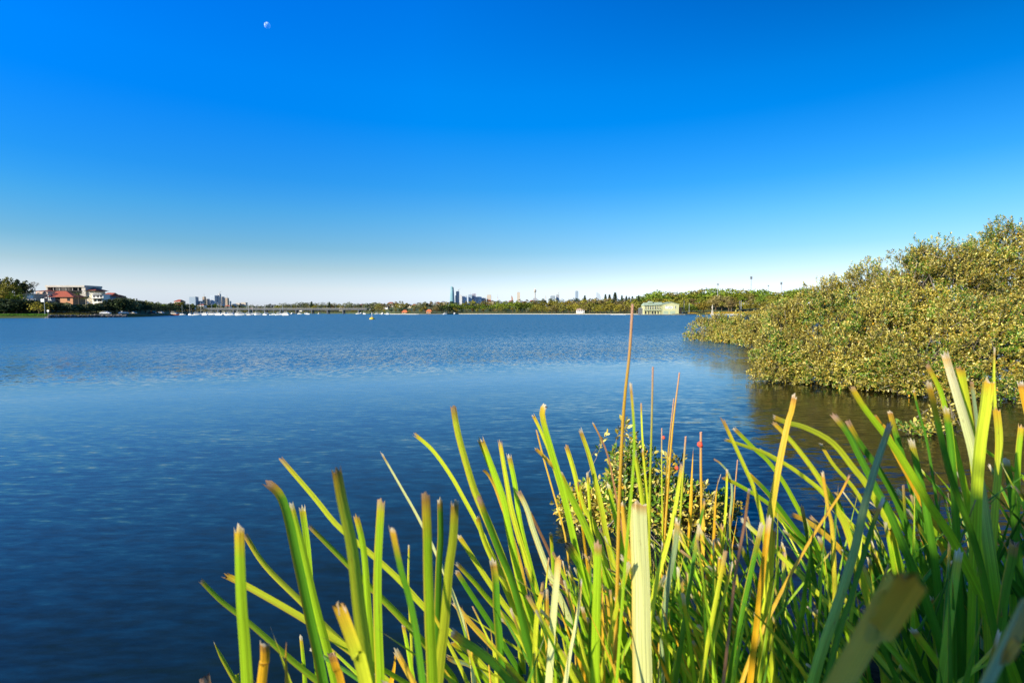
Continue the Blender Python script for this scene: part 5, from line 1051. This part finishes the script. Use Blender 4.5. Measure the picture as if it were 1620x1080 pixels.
# ------------------------------------------------------------------ city towers
for k, (a_, b_) in dict(blue=((.30, .38, .48), (.18, .26, .36)), lblue=((.50, .56, .64), (.30, .38, .48)), grey=((.38, .40, .44), (.20, .23, .28)), pale=((.62, .62, .62), (.36, .38, .42)), beige=((.60, .52, .42), (.36, .33, .30)),
                        tan=((.45, .34, .25), (.2, .16, .13)), teal=((.16, .32, .38), (.12, .26, .33)), rust=((.5, .25, .14), (.25, .14, .1)), violet=((.42, .43, .55), (.26, .28, .38))).items(): M['f_' + k] = facade('cladding_' + k, a_, b_)
def tower(x0, x1, top, mat, label, Y=4200, shape='box', group=None, extra=None):
    xc = (x0 + x1) / 2; g = at(xc, 494, Y); k = Y / F; hw = (x1 - x0) / 2 * k; z1 = at(xc, top, Y).z; r = empty('tower', (g.x, Y, 0), label, 'tower', group)
    d = max(hw * 1.6, 24)
    if shape == 'taper':       # curved glass tower narrowing to a split crown
        V = []; n_ = 14; K = 12
        for i in range(n_ + 1):
            t_ = i / n_; rr_ = hw * (1 - .42 * max(0, t_ - .3) ** 1.6 / .7 ** 1.6); 
            for j in range(K): a = 2 * math.pi * j / K + t_ * .5; V.append((rr_ * math.cos(a) + hw * .06 * t_, rr_ * 1.1 * math.sin(a), z1 * t_ * .965 + (z1 * .035 * (math.cos(a) < 0) if i == n_ else 0)))
        MB().add(V, [(i * K + j, i * K + (j + 1) % K, (i + 1) * K + (j + 1) % K, (i + 1) * K + j) for i in range(n_) for j in range(K)] + [tuple(n_ * K + j for j in range(K))]).build('glass_shell', M[mat], r)
    elif shape == 'sail':
        P_ = [(-hw, 0), (hw, 0), (hw, z1 * .62)] + [(hw - 2 * hw * t_ ** 1.7, z1 * (.62 + .38 * math.sin(t_ * math.pi / 2))) for t_ in (.2, .4, .6, .8, 1)]
        MB().prism(P_, 0, d).build('wall', M[mat], r)
    elif shape == 'slant': MB().prism([(-hw, 0), (hw, 0), (hw, z1 * .99), (-hw * .35, z1), (-hw * .6, z1 * .97)], 0, d).build('wall', M[mat], r)
    else:
        MB().box(-hw, hw, 0, d, 0, z1 * .985).build('wall', M[mat], r); MB().box(-hw * .7, hw * .65, d * .2, d * .8, z1 * .985, z1).build('roof_plant', M['grey'], r)
        if shape == 'step': MB().box(-hw * 1.5, -hw, 2, d - 2, 0, z1 * .8).build('side_wing', M[mat], r)
        if shape == 'fins': 
            for j in range(5): MB().box(-hw + hw * .5 * j - .6, -hw + hw * .5 * j + .6, -1.5, 0, 0, z1 * .97).build('fin', M['pale_c'] if 'pale_c' in M else M['concrete'], r)
    if extra == 'mast': MB().tube([(0, d / 2, z1), (0, d / 2, z1 + 26)], [1.3, .6], 5).build('antenna', M['grey'], r)
    if extra == 'crane':
        MB().tube([(hw * .6, d / 2, z1), (hw * .6, d / 2, z1 + 16)], 1.3, 5).tube([(hw * .6, d / 2, z1 + 12), (hw * .6 + 16, d / 2, z1 + 22)], [1.1, .8], 5).tube([(hw * .6, d / 2, z1 + 12), (hw * .6 - 7, d / 2, z1 + 9)], 1.3, 5).build('crane', M['grey'], r)
    return r
GA, GB = 'towers of the left skyline cluster', 'towers of the central skyline'
T = [(300, 310, 469, 'blue', 'squat blue grey block standing alone at the left of the left cluster', 'box', GA, None), (312, 320, 476, 'grey', 'low grey block right of the squat blue one', 'box', GA, None), (321, 324, 469, 'tan', 'thin tan tower with an antenna in the left cluster', 'box', GA, 'mast'),
     (324.3, 330, 472.5, 'grey', 'grey tower just right of the thin tan one', 'fins', GA, None), (332, 340.2, 467, 'lblue', 'light blue slanted glass tower of the left cluster', 'slant', GA, None), (340.4, 345.2, 466.5, 'blue', 'dark blue slab beside the slanted glass tower', 'box', GA, None),
     (345.3, 348.2, 464.5, 'pale', 'tallest pale tower under a crane in the left cluster', 'box', GA, 'crane'), (348.4, 353.6, 469, 'grey', 'grey tower right of the crane in the left cluster', 'fins', GA, None), (353.8, 356.6, 471, 'pale', 'narrow white tower in the left cluster', 'box', GA, None),
     (356.8, 360.4, 471, 'tan', 'brown grey tower with an antenna at the right of the left cluster', 'box', GA, 'mast'), (360.6, 364, 476, 'lblue', 'small stepped tower at the right of the left cluster', 'step', GA, None), (366, 373, 480.5, 'pale', 'low pale apartment block right of the left cluster', 'box', GA, None),
     (373.4, 379.5, 479.2, 'beige', 'low beige block near the start of the bridge', 'box', GA, None), (381, 389, 478.2, 'beige', 'broad pale beige block above the start of the bridge', 'step', GA, None), (334, 337.5, 473, 'grey', 'grey tower in front of the slanted glass tower', 'box', GA, None),
     (711.6, 719.3, 453, 'teal', 'tallest curved teal glass tower tapering to its top', 'taper', GB, None), (721.6, 726.4, 460.5, 'grey', 'brown grey tower under construction beside the curved glass tower', 'step', GB, 'crane'), (726.8, 731, 466.5, 'pale', 'pale tower right of the one with the crane', 'box', GB, None),
     (731.3, 738.4, 467.5, 'lblue', 'pale blue stepped tower left of the violet pair', 'step', GB, None), (741, 746.8, 465.5, 'blue', 'blue tower, left of the joined violet pair', 'box', GB, 'mast'), (747, 753, 464, 'violet', 'violet blue tower, right of the joined pair', 'fins', GB, None),
     (753.4, 762, 469.2, 'lblue', 'low pale teal block right of the violet tower', 'box', GB, None), (762.3, 769, 471, 'grey', 'low grey block in the middle of the central skyline', 'box', GB, None), (770.3, 777, 466, 'beige', 'pale cream tower standing apart in the central skyline', 'box', GB, None),
     (809, 812, 467.5, 'rust', 'orange brown pointed tower left of the tall tan slab', 'sail', GB, None), (818, 822.8, 461.8, 'beige', 'tall slim tan slab tower in the open sky', 'box', GB, None), (843.5, 850, 471.4, 'grey', 'low grey building at the foot of the observation tower', 'box', GB, None),
     (862, 864.3, 467.8, 'pale', 'thin pale tower right of the observation tower', 'box', GB, None), (871, 878.2, 467.5, 'blue', 'blue grey tower, left of a pair right of the observation tower', 'fins', GB, None), (880, 884.6, 465.5, 'grey', 'grey tower, right of a pair right of the observation tower', 'box', GB, 'crane'),
     (910.3, 914.7, 459.8, 'blue', 'tall slim blue grey tower above the middle of the wood', 'box', GB, None), (943.8, 951, 462.5, 'lblue', 'pale curved top tower shaped like a sail', 'sail', GB, 'none'), (786.6, 788, 470, 'pale', 'very thin pale mast building in the gap of the skyline', 'box', GB, 'mast')]
for i, (x0, x1, tp, mt, lb, shp, grp, ex) in enumerate(T): tower(x0, x1, tp, 'f_' + mt, lb, 4200 + (i * 37) % 300, shp, grp, ex)
Y = 4500; g = at(846.3, 494, Y); k = Y / F; r = empty('observation_tower', (g.x, Y, 0), 'slender observation tower with a round turret and spire', 'tower'); z = lambda p: at(846, p, Y).z
MB().tube([(0, 0, 0), (0, 0, z(462))], [5.4, 4.6], 12).build('shaft', M['grey'], r)
MB().lathe([(5, z(463)), (7, z(462.2)), (11, z(461.2)), (11.5, z(459.6)), (9.5, z(458.9)), (9.5, z(458.3)), (5, z(457.9))], 16).build('turret', M['tan_t'] if 'tan_t' in M else M['grey'], r)
MB().tube([(0, 0, z(458)), (0, 0, z(455.6))], [2.4, .8], 6).build('spire', M['metal'], r)
